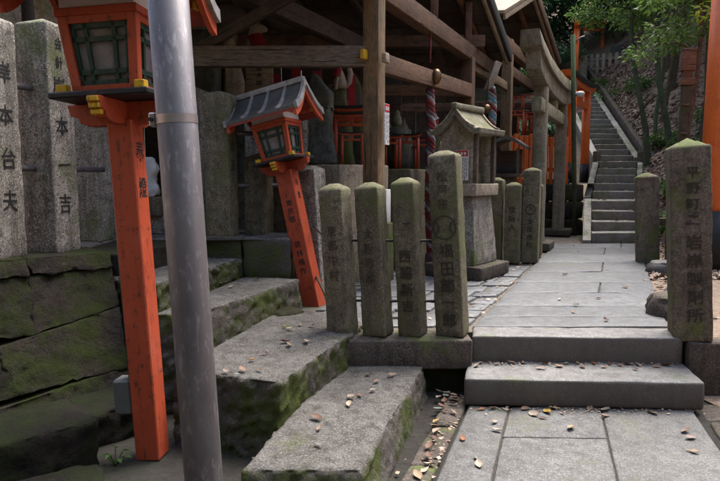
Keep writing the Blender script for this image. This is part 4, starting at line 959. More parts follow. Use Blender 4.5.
for nm, x0, x1, y0, y1 in (('wall', -.22, .21, -.25, -.20), ('wall', -.22, .21, .20, .25), ('wall', -.22, -.17, -.20, .20)):
    stone(nm, 'pale_stone', hk, ((x0+x1)/2, (y0+y1)/2, 1.01), size=(x1-x0, y1-y0, .545), r=.008, res=.12, amp=.005, seed=x0+y0)
for y in (-.225, .225): stone('door_post', 'wood_grey', hk, (.235, y, 1.01), size=(.045, .05, .54), r=.005, res=.3, amp=.002)
stone('inner_back', 'dark_stone', hk, (-.1, 0, 1.01), size=(.05, .39, .55), r=.005, res=.2, amp=.01)
for i in range(4): stone('relic_stone', 'granite_red', hk, (.02+.05*(i % 2), -.13+.085*i, 1.01), size=(.08, .07, .12+.05*(i % 3)), r=.02, res=.05, amp=.01, seed=i)
pr = []
for i in range(13):
    x = -.335+.67*i/12; q = abs(x)/.335; pr.append((x, 1.80-.24*(1-max(0, 1-q)**1.7)+.03*q**4))
MB().prism(pr+[(x*.97, z-.065+.02*abs(x)) for x, z in pr[::-1]], -.34, .34, 'y').build('roof', 'torii_stone', hk, bev=.008)
MB().prism([(x*.80, min(z-.05, 1.74)) for x, z in pr]+[(.22, 1.52), (-.22, 1.52)], -.25, .25, 'y').build('gable', 'pale_stone', hk)
for y in (-.33, .33): MB().prism([(x*.92, z+.03) for x, z in pr[1:-1]]+[(x*.92, z+.002) for x, z in pr[1:-1][::-1]], y-.02, y+.02, 'y').build('verge', 'pale_stone', hk)
stone('ridge', 'torii_stone', hk, (0, 0, 1.795), size=(.08, .72, .065), r=.02, res=.1, amp=.006)
# little wooden offering house behind
sm = thing('offering_house', 'little dark wooden offering house on a stone leg near the blue rope', 'shrine', (2.18, 8.9, .345), PR)
stone('leg', 'granite_brown', sm, (0, 0, 0), size=(.22, .22, 1.06), r=.01, res=.15, amp=.006)
stone('shelf', 'wood_grey', sm, (0, 0, 1.06), size=(.42, .4, .05), r=.006, res=.2, amp=.002)
for x in (-.16, .16):
    for y in (-.15, .15): stone('corner_post', 'wood_grey', sm, (x, y, 1.11), size=(.04, .04, .36), r=.004, res=.3, amp=.001)
stone('back_board', 'roof_board', sm, (0, .12, 1.11), size=(.32, .02, .34), r=.003, res=.3, amp=0.)
stone('floor_block', 'black', sm, (0, 0, 1.11), size=(.26, .22, .1), r=.003, res=.3, amp=0.)
MB().prism([(-.28, 1.46), (-.12, 1.56), (0, 1.60), (.12, 1.56), (.28, 1.46), (.28, 1.50), (.12, 1.61), (0, 1.65), (-.12, 1.61), (-.28, 1.50)], -.26, .26, 'y').build('roof', 'roof_tin', sm)

# ================================================================== lamp pole, wooden pillar, hilltop fence
lp = thing('lamp_pole', 'thin grey-green lamp pole in front of the vermilion torii', 'pole', (3.90, 10.85, .345), 0, None, (0, R(-2.6)))
MB().tube([(0, 0, 0), (0, 0, 2.0), (0, 0, 3.55)], .040, 14).build('shaft', 'bark_green', lp, smooth=True)
MB().tube([(0, 0, 3.40), (.14, 0, 3.50), (.2, -.02, 3.51)], .014, 8).build('arm', 'steel', lp, smooth=True)
lathe(MB(), [(0, -.06), (.05, -.05), (.09, 0), (.06, .04), (0, .05)], 14).build('lamp_head', 'white', lp, (.10, -.03, 2.52), smooth=True)
MB().tube([(0, 0, 2.50), (.10, -.03, 2.54)], .01, 6).build('lamp_bracket', 'rod', lp)
wp_ = thing('wooden_pillar', 'weathered brown wooden pillar with broad capped head by the hillside', 'pillar', (4.53, 8.5, .4), R(-15))
wp_.scale = (.74, .74, 1.03)
stone('shaft', 'bark', wp_, size=(.17, .15, 2.2), r=.02, res=.15, amp=.008)
stone('collar', 'wood_dark', wp_, (0, 0, 2.2), size=(.23, .2, .10), r=.01, res=.1, amp=.004)
stone('neck', 'wood_dark', wp_, (0, 0, 2.30), size=(.17, .15, .09), r=.01, res=.1, amp=.003)
stone('head', 'wood_dark', wp_, (0, 0, 2.39), size=(.235, .21, .26), r=.01, res=.1, amp=.005)
stone('cap', 'wood_grey', wp_, (0, 0, 2.65), size=(.26, .235, .03), r=.006, res=.1, amp=.003)
for z in (1.93, 1.55): stone('batten', 'wood_grey', wp_, (-.02, -.09, z), size=(.12, .03, .03), r=.004, res=.1, amp=.002)
hf = thing('hilltop_fence', 'pale stone picket fence at the top of the slope', 'fence')
for i in range(9):
    x = 7.35+i*.17; y = 20.1-i*.08; z = hill_z(x, y)
    attach(stone('picket', 'pale_stone', None, (x, y, 4.35), R(-20), size=(.10, .10, 1.02+.06*(i == 7)), r=.01, res=.4, amp=.004, seed=i), hf)
for z in (4.9, 5.2): beam('rail', (7.25, 20.15, z), (8.8, 19.42, z), .06, .08, 'pale_stone', hf)
for i, (lab, x, y, h, mt) in enumerate((('dark stone tablet standing behind the hilltop fence', 8.55, 20.6, 1.5, 'dark_stone'), ('pale stone lantern pillar left of the hilltop fence', 7.0, 19.4, 1.1, 'torii_stone'))):
    z = hill_z(x, y)-.2 if i == 0 else 4.1
    tag(stone('stone_tablet', mt, None, (x, y, 4.3 if i == 0 else z), R(-15), size=(.3, .16, h), r=.02, res=.15, amp=.01, seed=i), lab, 'monument')

# ================================================================== vegetation
def leaf_cloud(centers, radii, n, size, aspect, droop=0., seed=0, flat=.5, fold=True):
    """n leaf blades scattered in clumps round centers; returns vertex and face lists."""
    r = np.random.default_rng(seed); centers = np.array(centers, float); radii = np.array(radii, float)
    ci = r.integers(0, len(centers), n); d = r.normal(size=(n, 3)); d /= np.linalg.norm(d, axis=1)[:, None]
    rad = r.random(n)**(1/2.2)
    p = centers[ci]+d*radii[ci][:, None]*rad[:, None]*np.array([1, 1, .6])
    ax = d*np.array([1, 1, .35])+r.normal(size=(n, 3))*.45; ax[:, 2] -= droop; ax /= np.linalg.norm(ax, axis=1)[:, None]
    up = r.normal(size=(n, 3))*flat+np.array([0, 0, 1.]); sd_ = np.cross(ax, up); sd_ /= np.linalg.norm(sd_, axis=1)[:, None]+1e-9
    nr = np.cross(sd_, ax); L_ = size*r.uniform(.6, 1.35, n)[:, None]; W_ = L_*aspect
    v = np.stack([p, p+ax*L_*.5+sd_*W_*.5+nr*W_*.12, p+ax*L_-nr*L_*.15, p+ax*L_*.5-sd_*W_*.5+nr*W_*.12], 1).reshape(-1, 3)
    return v
def quads(name, v):
    n = len(v)//4; me = bpy.data.meshes.new(name)
    me.vertices.add(n*4); me.vertices.foreach_set('co', np.asarray(v, np.float32).ravel())
    me.loops.add(n*4); me.loops.foreach_set('vertex_index', np.arange(n*4, dtype=np.int32))
    me.polygons.add(n); me.polygons.foreach_set('loop_start', np.arange(0, n*4, 4, dtype=np.int32)); me.polygons.foreach_set('loop_total', np.full(n, 4, np.int32))
    me.update(calc_edges=True); me.validate(); return me
def tree(label, base, top, tr, crown, n, leaf, aspect, mat, bark='bark', droop=.2, seed=0, group='trees on the hillside', nbr=9, clump=.55, bend=.3, name='hill_tree', low=.45):
    """Tapered trunk with limbs from base to top; clumps of leaves at limb ends within the crown box (rx, ry, rz)."""
    t = thing(name, label, 'tree', base, 0, group); r = random.Random(seed); b = Vector(base); T = Vector(top)-b
    pts = [Vector((0, 0, -.3))]+[T*(i/6)+Vector((bend*.2*math.sin(i*1.3+seed), bend*.2*math.cos(i*1.7+seed), 0)) for i in range(7)]
    m = MB(); m.tube(pts, [tr*1.25]+[tr*(1-.6*i/6) for i in range(7)], 10)
    cs = []; rs = []
    for k in range(nbr):
        q = low+(1-low)*(k+.5)/nbr; i = min(5, int(q*6)); s0 = pts[1+i].lerp(pts[2+i], q*6-i)
        an = k*2.4+seed; e = Vector((math.cos(an)*crown[0], math.sin(an)*crown[1], 0))*r.uniform(.55, 1.)*(1-.35*(q-low)/(1-low))
        e.z = crown[2]*r.uniform(-.15, .5); mid = s0+e*.5+Vector((0, 0, .12*crown[2])); end = s0+e
        m.tube([s0, mid, end], [tr*.42*(1.1-q*.5), tr*.26, tr*.08], 6)
        for f in (.45, .7, .9, 1.05):
            c = s0+(end-s0)*f+Vector((r.uniform(-1, 1), r.uniform(-1, 1), r.uniform(-.6, .8)))*clump*.8; cs.append(c); rs.append(clump*r.uniform(.6, 1.2))
    for k in range(4): cs.append(pts[-1]+Vector((r.uniform(-.6, .6), r.uniform(-.6, .6), r.uniform(-.4, .4)))); rs.append(clump)
    m.build('trunk', bark, t, smooth=True)
    obj('crown', quads('crown', leaf_cloud(cs, rs, n, leaf, aspect, droop, seed)), mat, t)
    return t
GT = 'trees on the hillside'
def ground(x, y): return hill_z(x, y)
def ht(label, x, y, h, tr, crown, n, leaf, asp, mat, lean=(0, 0), **kw):
    z = ground(x, y)-.05; return tree(label, (x, y, z), (x+lean[0], y+lean[1], z+h), tr, crown, n, leaf, asp, mat, **kw)
ht('slim mossy trunk leaning left on the slope, nearest the stairs', 6.10, 12.9, 5.2, .065, (1.1, 1.1, .8), 7000, .085, .36, 'leaf_fern', (-.55, .3), bark='bark_green', seed=1, low=.58, clump=.42)
ht('slim mossy trunk on the slope right of its twin', 6.42, 12.6, 5.0, .07, (1.2, 1.1, .8), 7000, .085, .36, 'leaf_fern', (-.55, .2), bark='bark_green', seed=2, low=.52, clump=.42)
ht('thin bent reddish trunk beside the wooden pillar', 5.05, 9.2, 5.0, .05, (1.0, .9, .7), 5500, .08, .38, 'leaf_fern', (.25, .6), bark='bark_red', seed=3, low=.55, clump=.4)
ht('slender reddish trunk leaning towards the orange leg', 5.05, 8.85, 4.6, .035, (.8, .8, .6), 1800, .11, .4, 'leaf_yellow', (.75, .3), bark='bark_red', seed=4, low=.66, clump=.3, nbr=6)
ht('feathery green tree in the middle of the slope', 8.0, 15.6, 5.2, .09, (1.7, 1.5, 1.0), 6500, .09, .34, 'leaf_fern', (.2, 0), bark='bark', seed=5, low=.5, clump=.6, nbr=13)
ht('green tree above the leafy bank, right of centre slope', 8.6, 13.6, 5.0, .09, (1.6, 1.5, 1.0), 6500, .09, .34, 'leaf_fern', (.1, 0), bark='bark_green', seed=6, low=.5, clump=.55, nbr=13)
ht('leafy tree behind the wooden pillar', 7.0, 10.9, 4.6, .08, (1.2, 1.2, .9), 8000, .085, .36, 'leaf_mid', (-.3, 0), seed=7, low=.5, clump=.5, nbr=11)
ht('tree high on the slope near the right picture edge', 9.5, 15.6, 6.0, .12, (2.0, 2.0, 1.4), 12000, .11, .38, 'leaf_mid', (0, 0), seed=8, low=.4, clump=.65, nbr=14)
ht('dark broadleaf tree overhanging the upper stairs', 9.0, 21.5, 5.6, .16, (2.5, 2.3, 1.7), 14000, .15, .5, 'leaf_dark', (-.8, 0), seed=9, low=.2, clump=.8, nbr=15, droop=.35)
ht('dark glossy tree right of the overhanging one, far up', 11.5, 21.0, 6.5, .16, (2.6, 2.4, 1.8), 14000, .15, .45, 'leaf_dark', (0, 0), seed=10, low=.15, clump=.85, nbr=15)
ht('tall broadleaf tree behind the hilltop fence', 10.2, 26.0, 7.5, .2, (3.2, 2.8, 2.2), 11000, .24, .5, 'leaf_dark', (-.5, 0), seed=11, low=.15, clump=1.05, nbr=15)
ht('far green tree at the head of the valley', 14.5, 27.0, 7.0, .2, (3.2, 2.8, 2.2), 9000, .24, .45, 'leaf_mid', (0, 0), seed=12, low=.1, clump=1.1, nbr=15)
ht('far dark tree above the right slope', 17.5, 24.0, 7.5, .2, (3.4, 3, 2.4), 9000, .24, .45, 'leaf_dark', (0, 0), seed=13, low=.1, clump=1.1, nbr=15)
ht('green tree filling the upper right corner', 12.0, 17.5, 6.0, .14, (2.5, 2.4, 1.8), 14000, .13, .42, 'leaf_mid', (0, 0), seed=14, low=.1, clump=.8, nbr=15)
ht('low green tree on the slope behind the orange leg', 9.4, 11.4, 3.8, .1, (1.6, 1.6, 1.1), 10000, .09, .38, 'leaf_mid', (0, 0), seed=15, low=.35, clump=.6, nbr=13)
for i, (x, y, h, lab) in enumerate(((6.6, 25.5, 6., 'dark broadleaf tree at the far end above the stairs'), (3.6, 19.5, 5.0, 'dark tree behind the rear hall roof'), (1.0, 20.5, 6., 'dark tree far behind the worship hall'), (4.9, 23.0, 6.5, 'broadleaf tree between the rear roof and the far stairs'), (3.0, 30, 8, 'distant tree high behind the roofs'), (8.5, 33, 8, 'distant tree closing the valley head'))):
    z = left_z(x, y) if x < interp(y, XC) else hill_z(x, y)
    tree(lab, (x, y, z-.1), (x+.2, y, z+h), .15, (2.3, 2.2, 1.7), 9000, .2, .48, 'leaf_dark', seed=30+i, low=.12, clump=.85, nbr=15, group='dark trees at the valley head')
# unseen trees added behind the viewer to shade the foreground
for i, (x, y, h) in enumerate(((-5.5, -4.5, 7.5), (-1.5, -6.8, 8), (3.5, -7.6, 8), (8.0, -5.5, 7.5))):
    tree(['added shade tree behind the viewer, far left', 'added shade tree behind the viewer, left of the path', 'added shade tree behind the viewer, right of the path', 'added shade tree behind the viewer, far right'][i], (x, y, .0), (x, y+.2, h), .2, (2.6, 2.4, 1.8), 4500, .3, .5, 'leaf_dark', seed=50+i, low=.25, clump=1.0, nbr=13, group='added shade trees behind the viewer', name='shade_tree')
# litter on the slope
def litter():
    r = np.random.default_rng(3); V = []
    n = 0
    while n < 22000:
        y = r.uniform(6.2, 21.0); s = r.exponential(1.6)
        if s > 8: continue
        x = interp(y, XC)+interp(y, HWR)+s*1.; z = hill_z(x, y)+.012
        a = r.uniform(0, 6.28); L_ = r.uniform(.025, .055); W_ = L_*r.uniform(.4, .8)
        u = np.array([math.cos(a), math.sin(a), r.normal()*.35]); v = np.array([-math.sin(a), math.cos(a), r.normal()*.35]); p = np.array([x, y, z])
        sl = np.array([0, 0, 1.]);
        if s > interp(y, MARG): u[2] += u[0]*.6; v[2] += v[0]*.6
        V += [p-u*L_, p-v*W_+[0, 0, .01], p+u*L_, p+v*W_+[0, 0, .01]]; n += 1
    return np.array(V)
tag(obj('leaf_litter', quads('leaf_litter', litter()), 'litter'), 'brown fallen leaves covering the slope right of the stairs', 'leaf litter', kind='stuff')
# low green plants on the slope
ORD = 'leftmost,second,third,fourth,fifth,sixth,seventh,eighth,ninth,tenth,eleventh,twelfth,thirteenth,fourteenth,fifteenth,sixteenth,seventeenth,eighteenth,nineteenth,twentieth,twenty-first,twenty-second,twenty-third,twenty-fourth,twenty-fifth,twenty-sixth,twenty-seventh,twenty-eighth,twenty-ninth,thirtieth'.split(',')
UG = []
for i, (x, y, n, s) in enumerate(((5.15, 9.6, 260, .25), (6.5, 12.0, 350, .3), (6.9, 13.6, 300, .32), (5.5, 10.6, 250, .25), (6.2, 10.4, 300, .3), (7.6, 16.8, 350, .4), (6.95, 17.6, 300, .35), (4.6, 8.0, 200, .2), (5.3, 8.0, 260, .3), (7.4, 12.6, 300, .35), (7.15, 18.6, 350, .4), (5.9, 9.3, 260, .3))):
    z = hill_z(x, y)
    cs = [(x+random.uniform(-s, s)*.8, y+random.uniform(-s, s)*.8, z+random.uniform(.05, .3)) for k in range(6)]
    o = obj('undergrowth_plant', quads('undergrowth_plant', leaf_cloud(cs, [s*.6]*6, n, .13, .35, .15, i+70)), 'leaf_mid')
    UG.append((x/y, o))
for i, (_, o) in enumerate(sorted(UG, key=lambda a: a[0])): tag(o, 'low green plant on the leaf-littered slope, '+ORD[i]+(' from the left' if i else ' of them'), 'plant', 'undergrowth on the slope')
# small plant at the lantern foot
cs = [(-1.22, 2.86, .10), (-1.27, 2.9, .06), (-1.18, 2.9, .05)]
sp = thing('small_ivy', 'small green plant growing at the foot of the upright lantern', 'plant', (-1.22, 2.86, -.03))
for k in range(7):
    a = k*.9; e = Vector((math.cos(a)*.045, math.sin(a)*.035, .05+.012*(k % 3)))
    MB().tube([(0, 0, 0), e*.6, e], .003, 5).build('stem', 'leaf_mid', sp)
    pp = Vector((math.cos(a), math.sin(a), -.2)); q = Vector((-math.sin(a), math.cos(a), .1))
    MB().add([e, e+pp*.016+q*.014+Vector((0, 0, .006)), e+pp*.04, e+pp*.016-q*.014+Vector((0, 0, .006))], [(0, 1, 2, 3)]).build('leaf', 'leaf_mid', sp)

# rubble filling between the stair blocks and the kerb
for i, (x, y, z, sx, sy, sz) in enumerate(((-.42, 4.33, .0, .3, .2, .34), (-.12, 4.24, .0, .3, .16, .33), (-.62, 4.55, .0, .25, .4, .45), (-.30, 4.62, .0, .3, .3, .3))):
    tag(stone('rubble_stone', 'rock', None, (x, y, z-.05), R(20*i), size=(sx, sy, sz), r=.04, res=.05, amp=.02, freq=5, seed=130+i, crag=1.), ['rubble stone wedged behind the second rough step', 'rubble stone at the left end of the fence kerb', 'rubble stone between second and third rough step', 'rubble stone at the foot of the leaning lantern'][i], 'rock')
# ================================================================== fallen leaves in the foreground, each its own leaf
def leaf_mesh(k):
    r = random.Random(k); V = []; F = []; n = 5; L_ = 1.; W_ = r.uniform(.42, .62); cu = r.uniform(.02, .16); tw = r.uniform(-.3, .3)
    for i in range(n+1):
        t = i/n; x = (t-.5)*L_; w_ = W_*.5*math.sin(math.pi*(t*.96+.02))**.75*(1+(.35*math.sin(i*2.6+k) if k % 3 == 1 else 0))*(.55 if k % 4 == 3 and i > 2 else 1); z = cu*(2*t-1)**2
        e = .12*math.sin(i*2+k); V += [(x, -w_, z+w_*(.5+tw)+e*w_), (x, 0, z-.02), (x, w_, z+w_*(.5-tw)-e*w_)]
    for i in range(n):
        for j in range(2): a = i*3+j; F.append((a, a+3, a+4, a+1))
    V += [(.5, 0, cu), (.72, .03, cu+.06), (.72, .06, cu+.06)]; F.append((len(V)-3, len(V)-2, len(V)-1))
    me = pyd('fallen_leaf', V, F); me.polygons.foreach_set('use_smooth', [True]*len(me.polygons)); return me
LM = [leaf_mesh(k) for k in range(12)]
CN = ['tan', 'pale', 'brown', 'orange', 'grey-green', 'yellow']
def leaves(spots, z, place, group, sizes=(.04, .075)):
    spots = sorted(spots)
    for i, (x, y) in enumerate(spots):
        c = random.choices(range(6), (6, 5, 6, 1, 2, 1))[0]
        me = LM[(i*5+int(z*100)) % 12].copy(); me.materials.clear()
        o = obj('fallen_leaf', me, FL[c], None, (x, y, z+.006), (random.uniform(-.2, .2), random.uniform(-.2, .2), random.uniform(0, 6.28)))
        k = random.uniform(*sizes); o.scale = (k, k, k)
        tag(o, 'dry '+CN[c]+' leaf on the '+place+', '+(ORD[i]+(' from the left' if i else ' one')), 'leaf', group)
leaves([(0.73, 3.5), (0.81, 3.52), (0.9, 3.53), (0.88, 3.5), (0.77, 3.31), (0.76, 3.2), (0.55, 3.09), (0.58, 2.8), (0.58, 2.87), (1.0, 3.51), (1.03, 3.42), (1.12, 3.46), (1.07, 3.37), (1.18, 3.51), (1.2, 3.44), (1.18, 3.23), (1.39, 3.51), (1.48, 3.49), (1.44, 3.4), (1.74, 3.44), (1.80, 3.19), (1.78, 3.1), (1.70, 2.94)], 0., 'lower slabs', 'fallen leaves on the lower slabs')
leaves([(0.86, 3.88), (0.95, 3.89), (0.80, 3.86), (1.16, 3.74), (1.29, 3.78), (1.44, 3.86), (1.54, 3.85), (1.44, 3.78), (1.64, 3.84), (1.7, 3.81), (1.58, 3.77), (1.76, 3.83), (1.76, 3.73), (1.92, 3.78), (2.0, 3.81), (.9, 3.84), (1.0, 3.86), (1.08, 3.86), (1.22, 3.85), (1.36, 3.85), (1.82, 3.82), (.76, 3.8)], .175, 'long entrance step', 'fallen leaves on the entrance step')
leaves([(-1.05, 4.57), (-1.13, 4.47), (-0.83, 4.75), (-.95, 4.4)], .585, 'third rough step', 'fallen leaves on the rough steps')
leaves([(-0.41, 4.05), (-0.33, 4.03), (-0.51, 4.0), (-0.47, 3.93), (-0.15, 3.89), (-0.43, 3.54), (-0.33, 3.62), (-0.46, 3.62), (-0.6, 3.25), (-0.55, 3.38), (-0.62, 3.07), (-0.70, 3.05), (-0.53, 3.08), (-0.63, 3.0)], .387, 'second rough step', 'fallen leaves on the rough steps')
leaves([(0.05, 3.61), (0.07, 3.33), (-0.05, 3.22), (-0.06, 3.12), (0.0, 3.25), (-0.20, 2.81), (-0.19, 2.63), (-0.22, 2.93), (0.1, 3.48), (.2, 3.6)], .182, 'lowest rough step', 'fallen leaves on the rough steps')
leaves([(0.52, 3.80), (0.55, 3.72), (0.53, 3.64), (0.6, 3.75), (0.58, 3.6), (0.56, 3.45), (0.44, 3.33), (0.42, 3.19), (0.34, 2.89), (0.31, 2.74), (0.27, 2.69), (0.50, 3.55), (0.51, 3.48), (0.40, 3.1), (0.36, 3.0), (0.34, 2.8), (0.3, 2.6), (0.28, 2.5), (.56, 3.78), (.5, 3.7), (.47, 3.5), (.6, 3.68), (.42, 3.25), (.38, 3.05)], .0, 'gutter stones', 'fallen leaves in the gutter', (.05, .08))
leaves([(3.09, 8.43), (2.82, 6.77), (2.53, 5.65), (1.77, 4.84), (2.07, 5.13), (1.66, 4.59), (1.8, 4.3), (1.72, 5.09), (2.22, 6.42), (1.84, 4.42), (3.3, 9.2)], .352, 'raised path', 'fallen leaves on the raised path', (.05, .075))
leaves([(2.55, 5.0), (2.7, 5.2), (2.8, 5.0), (2.9, 5.7), (3.1, 6.0), (3.2, 5.8), (2.6, 4.9), (3.3, 6.2), (2.75, 5.55), (3.0, 5.2), (2.45, 4.35), (2.5, 4.25), (3.4, 6.4), (2.95, 6.1)], .335, 'dirt right of the path', 'fallen leaves on the dirt', (.05, .08))
leaves([(-1.3, 5.35), (-1.5, 5.2), (-1.6, 5.3), (-1.75, 5.1), (-1.45, 5.4), (-1.9, 5.3), (-1.65, 5.45), (-2.0, 4.6)], .895, 'terrace', 'fallen leaves on the terrace', (.05, .075))

# more thin trunks standing on the slope
for i, (x, y, h, r_, lx, lab) in enumerate(((6.75, 13.8, 5.0, .05, -.2, 'thin mossy trunk between the twin trunks and the hilltop fence'), (7.3, 14.6, 5.5, .06, .1, 'thin trunk high on the slope behind the twin trunks'), (6.3, 11.3, 5.5, .055, .15, 'thin green trunk left of the wooden pillar'), (6.9, 12.4, 5.2, .05, .2, 'thin trunk midway between twin trunks and wooden pillar'), (7.9, 13.0, 5.5, .07, -.1, 'trunk high on the slope above the wooden pillar'), (5.6, 9.9, 5.0, .045, .1, 'thin trunk just right of the wooden pillar head'))):
    ht(lab, x, y, h, r_, (1.0, .9, .7), 2600, .085, .36, 'leaf_fern' if i % 2 else 'leaf_mid', (lx+.3, .2), bark='bark_green' if i % 2 == 0 else 'bark', seed=80+i, low=.68, clump=.42, nbr=8)

# ================================================================== last small things
bg_ = stone_mesh('plastic_bag', size=(.17, .14, .36), r=.06, res=.03, amp=.03, freq=9, seed=3, crag=.5, warp=lambda p, u: Vector((p.x*(1-.35*(u.z+1)/2+.12*math.sin(p.z*30)), p.y*(1-.35*(u.z+1)/2), p.z)))
tag(obj('plastic_bag', bg_, 'white', None, (-1.92, 5.5, 1.22)), 'crumpled white plastic bag between the lantern post and steel pole', 'bag')
tag(stone('bag_stand', 'granite_brown', None, (-1.92, 5.52, 1.05), R(-10), size=(.3, .25, .18), r=.015, res=.1, amp=.008), 'small stone block under the white plastic bag', 'block')
def debris():                                            # tan leaves and grit gathered on the stair treads, along step feet and gutters
    r = np.random.default_rng(11); V = []
    def put(x, y, z, L_):
        a = r.uniform(0, 6.28); W_ = L_*r.uniform(.35, .8); u = np.array([math.cos(a), math.sin(a), r.normal()*.2]); v = np.array([-math.sin(a), math.cos(a), r.normal()*.2]); p = np.array([x, y, z+.006])
        V.extend([p-u*L_, p-v*W_, p+u*L_, p+v*W_])
    y, z = 9.6, .35
    for n_, rise, tread, y0, z0 in ((4, .16, .34, 9.6, .35), (5, .15, .35, 11.36, .99), (22, .142, .31, 13.45, 1.74)):
        for i in range(n_):
            for k in range(16):
                yy = y0+i*tread+r.uniform(.12, tread); put(interp(yy, XC)+r.uniform(-.33, .33), yy, z0+(i+1)*rise, r.uniform(.02, .045))
    for k in range(120): yy = r.uniform(2.4, 3.8); put(ux(yy, 0)-abs(r.normal())*.07-.02, yy, -.015, r.uniform(.006, .02))
    for k in range(110): put(r.uniform(.66, 2.05), 3.53-abs(r.normal())*.05, .002, r.uniform(.004, .012))
    for k in range(110): put(r.uniform(.76, 2.12), 3.87-abs(r.normal())*.03, .177, r.uniform(.004, .012))
    for k in range(160): yy = r.uniform(4.3, 9.4); put(pr_(yy)+abs(r.normal())*.25, yy, .332, r.uniform(.015, .04))
    for k in range(60): yy = r.uniform(4.3, 7.2); put(pl(yy)-abs(r.normal())*.2, yy, .35, r.uniform(.01, .025))
    return np.array(V)
tag(obj('leaf_debris', quads('leaf_debris', debris()), 'litter'), 'crumbs of dry leaves gathered on treads and along step feet', 'leaf litter', kind='stuff')
for i, (p0, p1, p2, lab) in enumerate((((6.6, 12.6), (7.1, 13.3), (7.6, 13.6), 'fallen branch lying across the slope below the twin trunks'), ((6.2, 10.9), (6.7, 11.4), (7.0, 12.0), 'fallen branch on the slope left of the wooden pillar'), ((7.0, 15.5), (7.5, 15.9), (8.1, 15.8), 'fallen branch high on the slope below the hilltop fence'))):
    pts = [Vector((x, y, hill_z(x, y)+.04)) for x, y in (p0, p1, p2)]
    tag(MB().tube(pts, [.03, .025, .008], 7).build('fallen_branch', 'bark', smooth=True), lab, 'branch')

# fuller canopy across the top right and shrubs on the far bank
for i, (x, y, h, cr, n, lf, mt, lab) in enumerate(((8.4, 16.8, 5.4, (1.7, 1.5, 1.1), 7000, .10, 'leaf_mid', 'leafy tree spreading over the upper flight of stairs'), (9.8, 17.6, 5.8, (2.0, 1.8, 1.3), 8500, .11, 'leaf_fern', 'bright feathery tree behind the slim trunks'), (10.8, 14.6, 5.5, (2.0, 1.8, 1.3), 8500, .10, 'leaf_fern', 'bright feathery tree high above the wooden pillar'), (8.6, 11.9, 4.9, (1.5, 1.4, 1.0), 6500, .085, 'leaf_fern', 'feathery tree just left of the orange leg'), (10.2, 19.2, 5.6, (2.2, 2.0, 1.5), 12000, .13, 'leaf_mid', 'mid green tree behind the stone tablet'), (10.0, 22.5, 6.2, (1.8, 1.7, 1.2), 10000, .12, 'leaf_dark', 'dark leafy tree leaning over the hilltop fence'))):
    ht(lab, x, y, h, .09, cr, n, lf, .4, mt, (-.2, 0), seed=110+i, low=.45, clump=.55, nbr=13)
for i, (x, y, s_) in enumerate(((6.0, 20.0, .9), (5.2, 18.2, .8), (6.5, 22.0, 1.1), (4.4, 16.6, .8), (7.0, 24.0, 1.2), (5.4, 21.5, 1.1))):
    z = left_z(x, y); cs = [(x+random.uniform(-s_, s_), y+random.uniform(-s_, s_)*.6, z+random.uniform(.1, 1.1)) for k in range(14)]
    t = thing('bank_shrub', 'dark green shrub on the far bank beyond the torii, '+ORD[sorted([a/b for a, b in ((6.0, 20.0), (5.2, 18.2), (6.5, 22.0), (4.4, 16.6), (7.0, 24.0), (5.4, 21.5))]).index(x/y)]+' from left', 'shrub', (x, y, z), 0, 'shrubs on the far bank')
    obj('foliage', quads('foliage', leaf_cloud([np.array(c)-np.array([x, y, z]) for c in cs], [s_*.45]*14, 2600, .13, .45, .2, 140+i)), 'leaf_dark', t)
    MB().tube([(0, 0, -.2), (.05, 0, .5), (0, .05, 1.0)], [.05, .04, .01], 7).build('stem', 'bark', t, smooth=True)

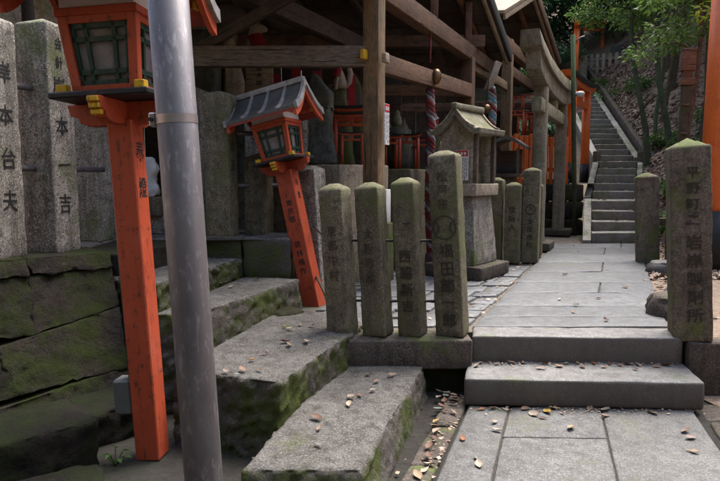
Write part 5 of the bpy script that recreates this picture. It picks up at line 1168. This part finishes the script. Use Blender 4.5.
# a fuller interior: small stones, more votive gates, a back shelf
shf = thing('inner_shelf', 'dark stone shelf at the back of the hall', 'shelf')
attach(stone('slab', 'dark_stone', None, (-.15, 8.2, 1.55), R(-4), size=(1.7, .4, .12), r=.015, res=.2, amp=.006), shf)
for x in (-.8, .5): attach(stone('support', 'dark_stone', None, (x, 8.2, .34), 0, size=(.3, .3, 1.21), r=.015, res=.2, amp=.01), shf)
for i in range(7):
    x = -.85+i*.235
    monument('small memorial stone on the back shelf, '+ORD[i]+' from the left', (x, 8.18, 1.665), R(-10+5*i), (.13, .1, .34+.09*(i % 3)), 40.+i, 'pale_stone' if i % 2 else 'torii_stone', .3)
minis([(-.62, 7.0, 1.9, R(-8), .34, 0), (-.86, 7.05, 1.9, R(-12), .40, 0), (-1.5, 6.95, 2.24, R(-5), .36, 0), (.22, 7.25, 1.495, R(-22), .30, 0), (.60, 7.5, 1.495, R(-18), .28, 0)], 'miniature torii in the shade of the hall',
      ['shaded miniature torii left of the memorial stone', 'shaded miniature torii further left beside the cloth strips', 'miniature torii beside the pale slab at the back left', 'low miniature torii at the left end of the dark altar', 'low miniature torii behind the middle one on the dark altar'])
low_al = stone('stone_altar', 'granite_red', None, (-.72, 7.05, .88), R(-8), size=(.62, .35, 1.02), r=.015, res=.15, amp=.008, seed=61); tag(low_al, 'low brown altar block behind the leaning lantern roof', 'altar')
for i, (x, y, h, lab) in enumerate(((-2.78, 4.75, 2.2, 'tall pale post at the top left behind the first inscribed post'), (-2.62, 5.35, 2.05, 'tall pale post at the top left behind the second inscribed post'))):
    make_post('inscribed_post', lab, (x, y, .885), R(-14), .24, .24, h, 'pale_stone', seed=70+i)

for i, (x, y, h, cr, lab) in enumerate(((7.9, 22.0, 6.5, (2.2, 2.0, 1.6), 'dark tree closing the gap above the upper stairs'), (9.6, 25.0, 7.5, (2.6, 2.4, 1.9), 'dark tree behind the far vermilion torii'), (12.5, 23.5, 7.5, (2.6, 2.4, 1.9), 'dark tree high behind the feathery ones'), (6.2, 27.5, 8.0, (2.8, 2.4, 2.0), 'dark tree at the far end of the valley'))):
    z = hill_z(x, y) if x > interp(y, XC) else left_z(x, y)
    tree(lab, (x, y, z-.1), (x-.2, y, z+h), .15, cr, 13000, .17, .48, 'leaf_dark', seed=160+i, low=.12, clump=.85, nbr=16, group='dark trees at the valley head')
for i, (x, y, h, lab) in enumerate(((-1.60, 5.95, 1.35, 'shaded post behind the steel pole, left of the mossy dark post'), (-1.02, 6.05, 1.25, 'shaded post just right of the mossy dark post, further back'), (-.62, 6.25, 1.1, 'shaded post behind the leaning lantern box'))):
    make_post('inscribed_post', lab, (x, y, .88), R(-12), .2, .2, h, 'granite_grey', seed=90+i)
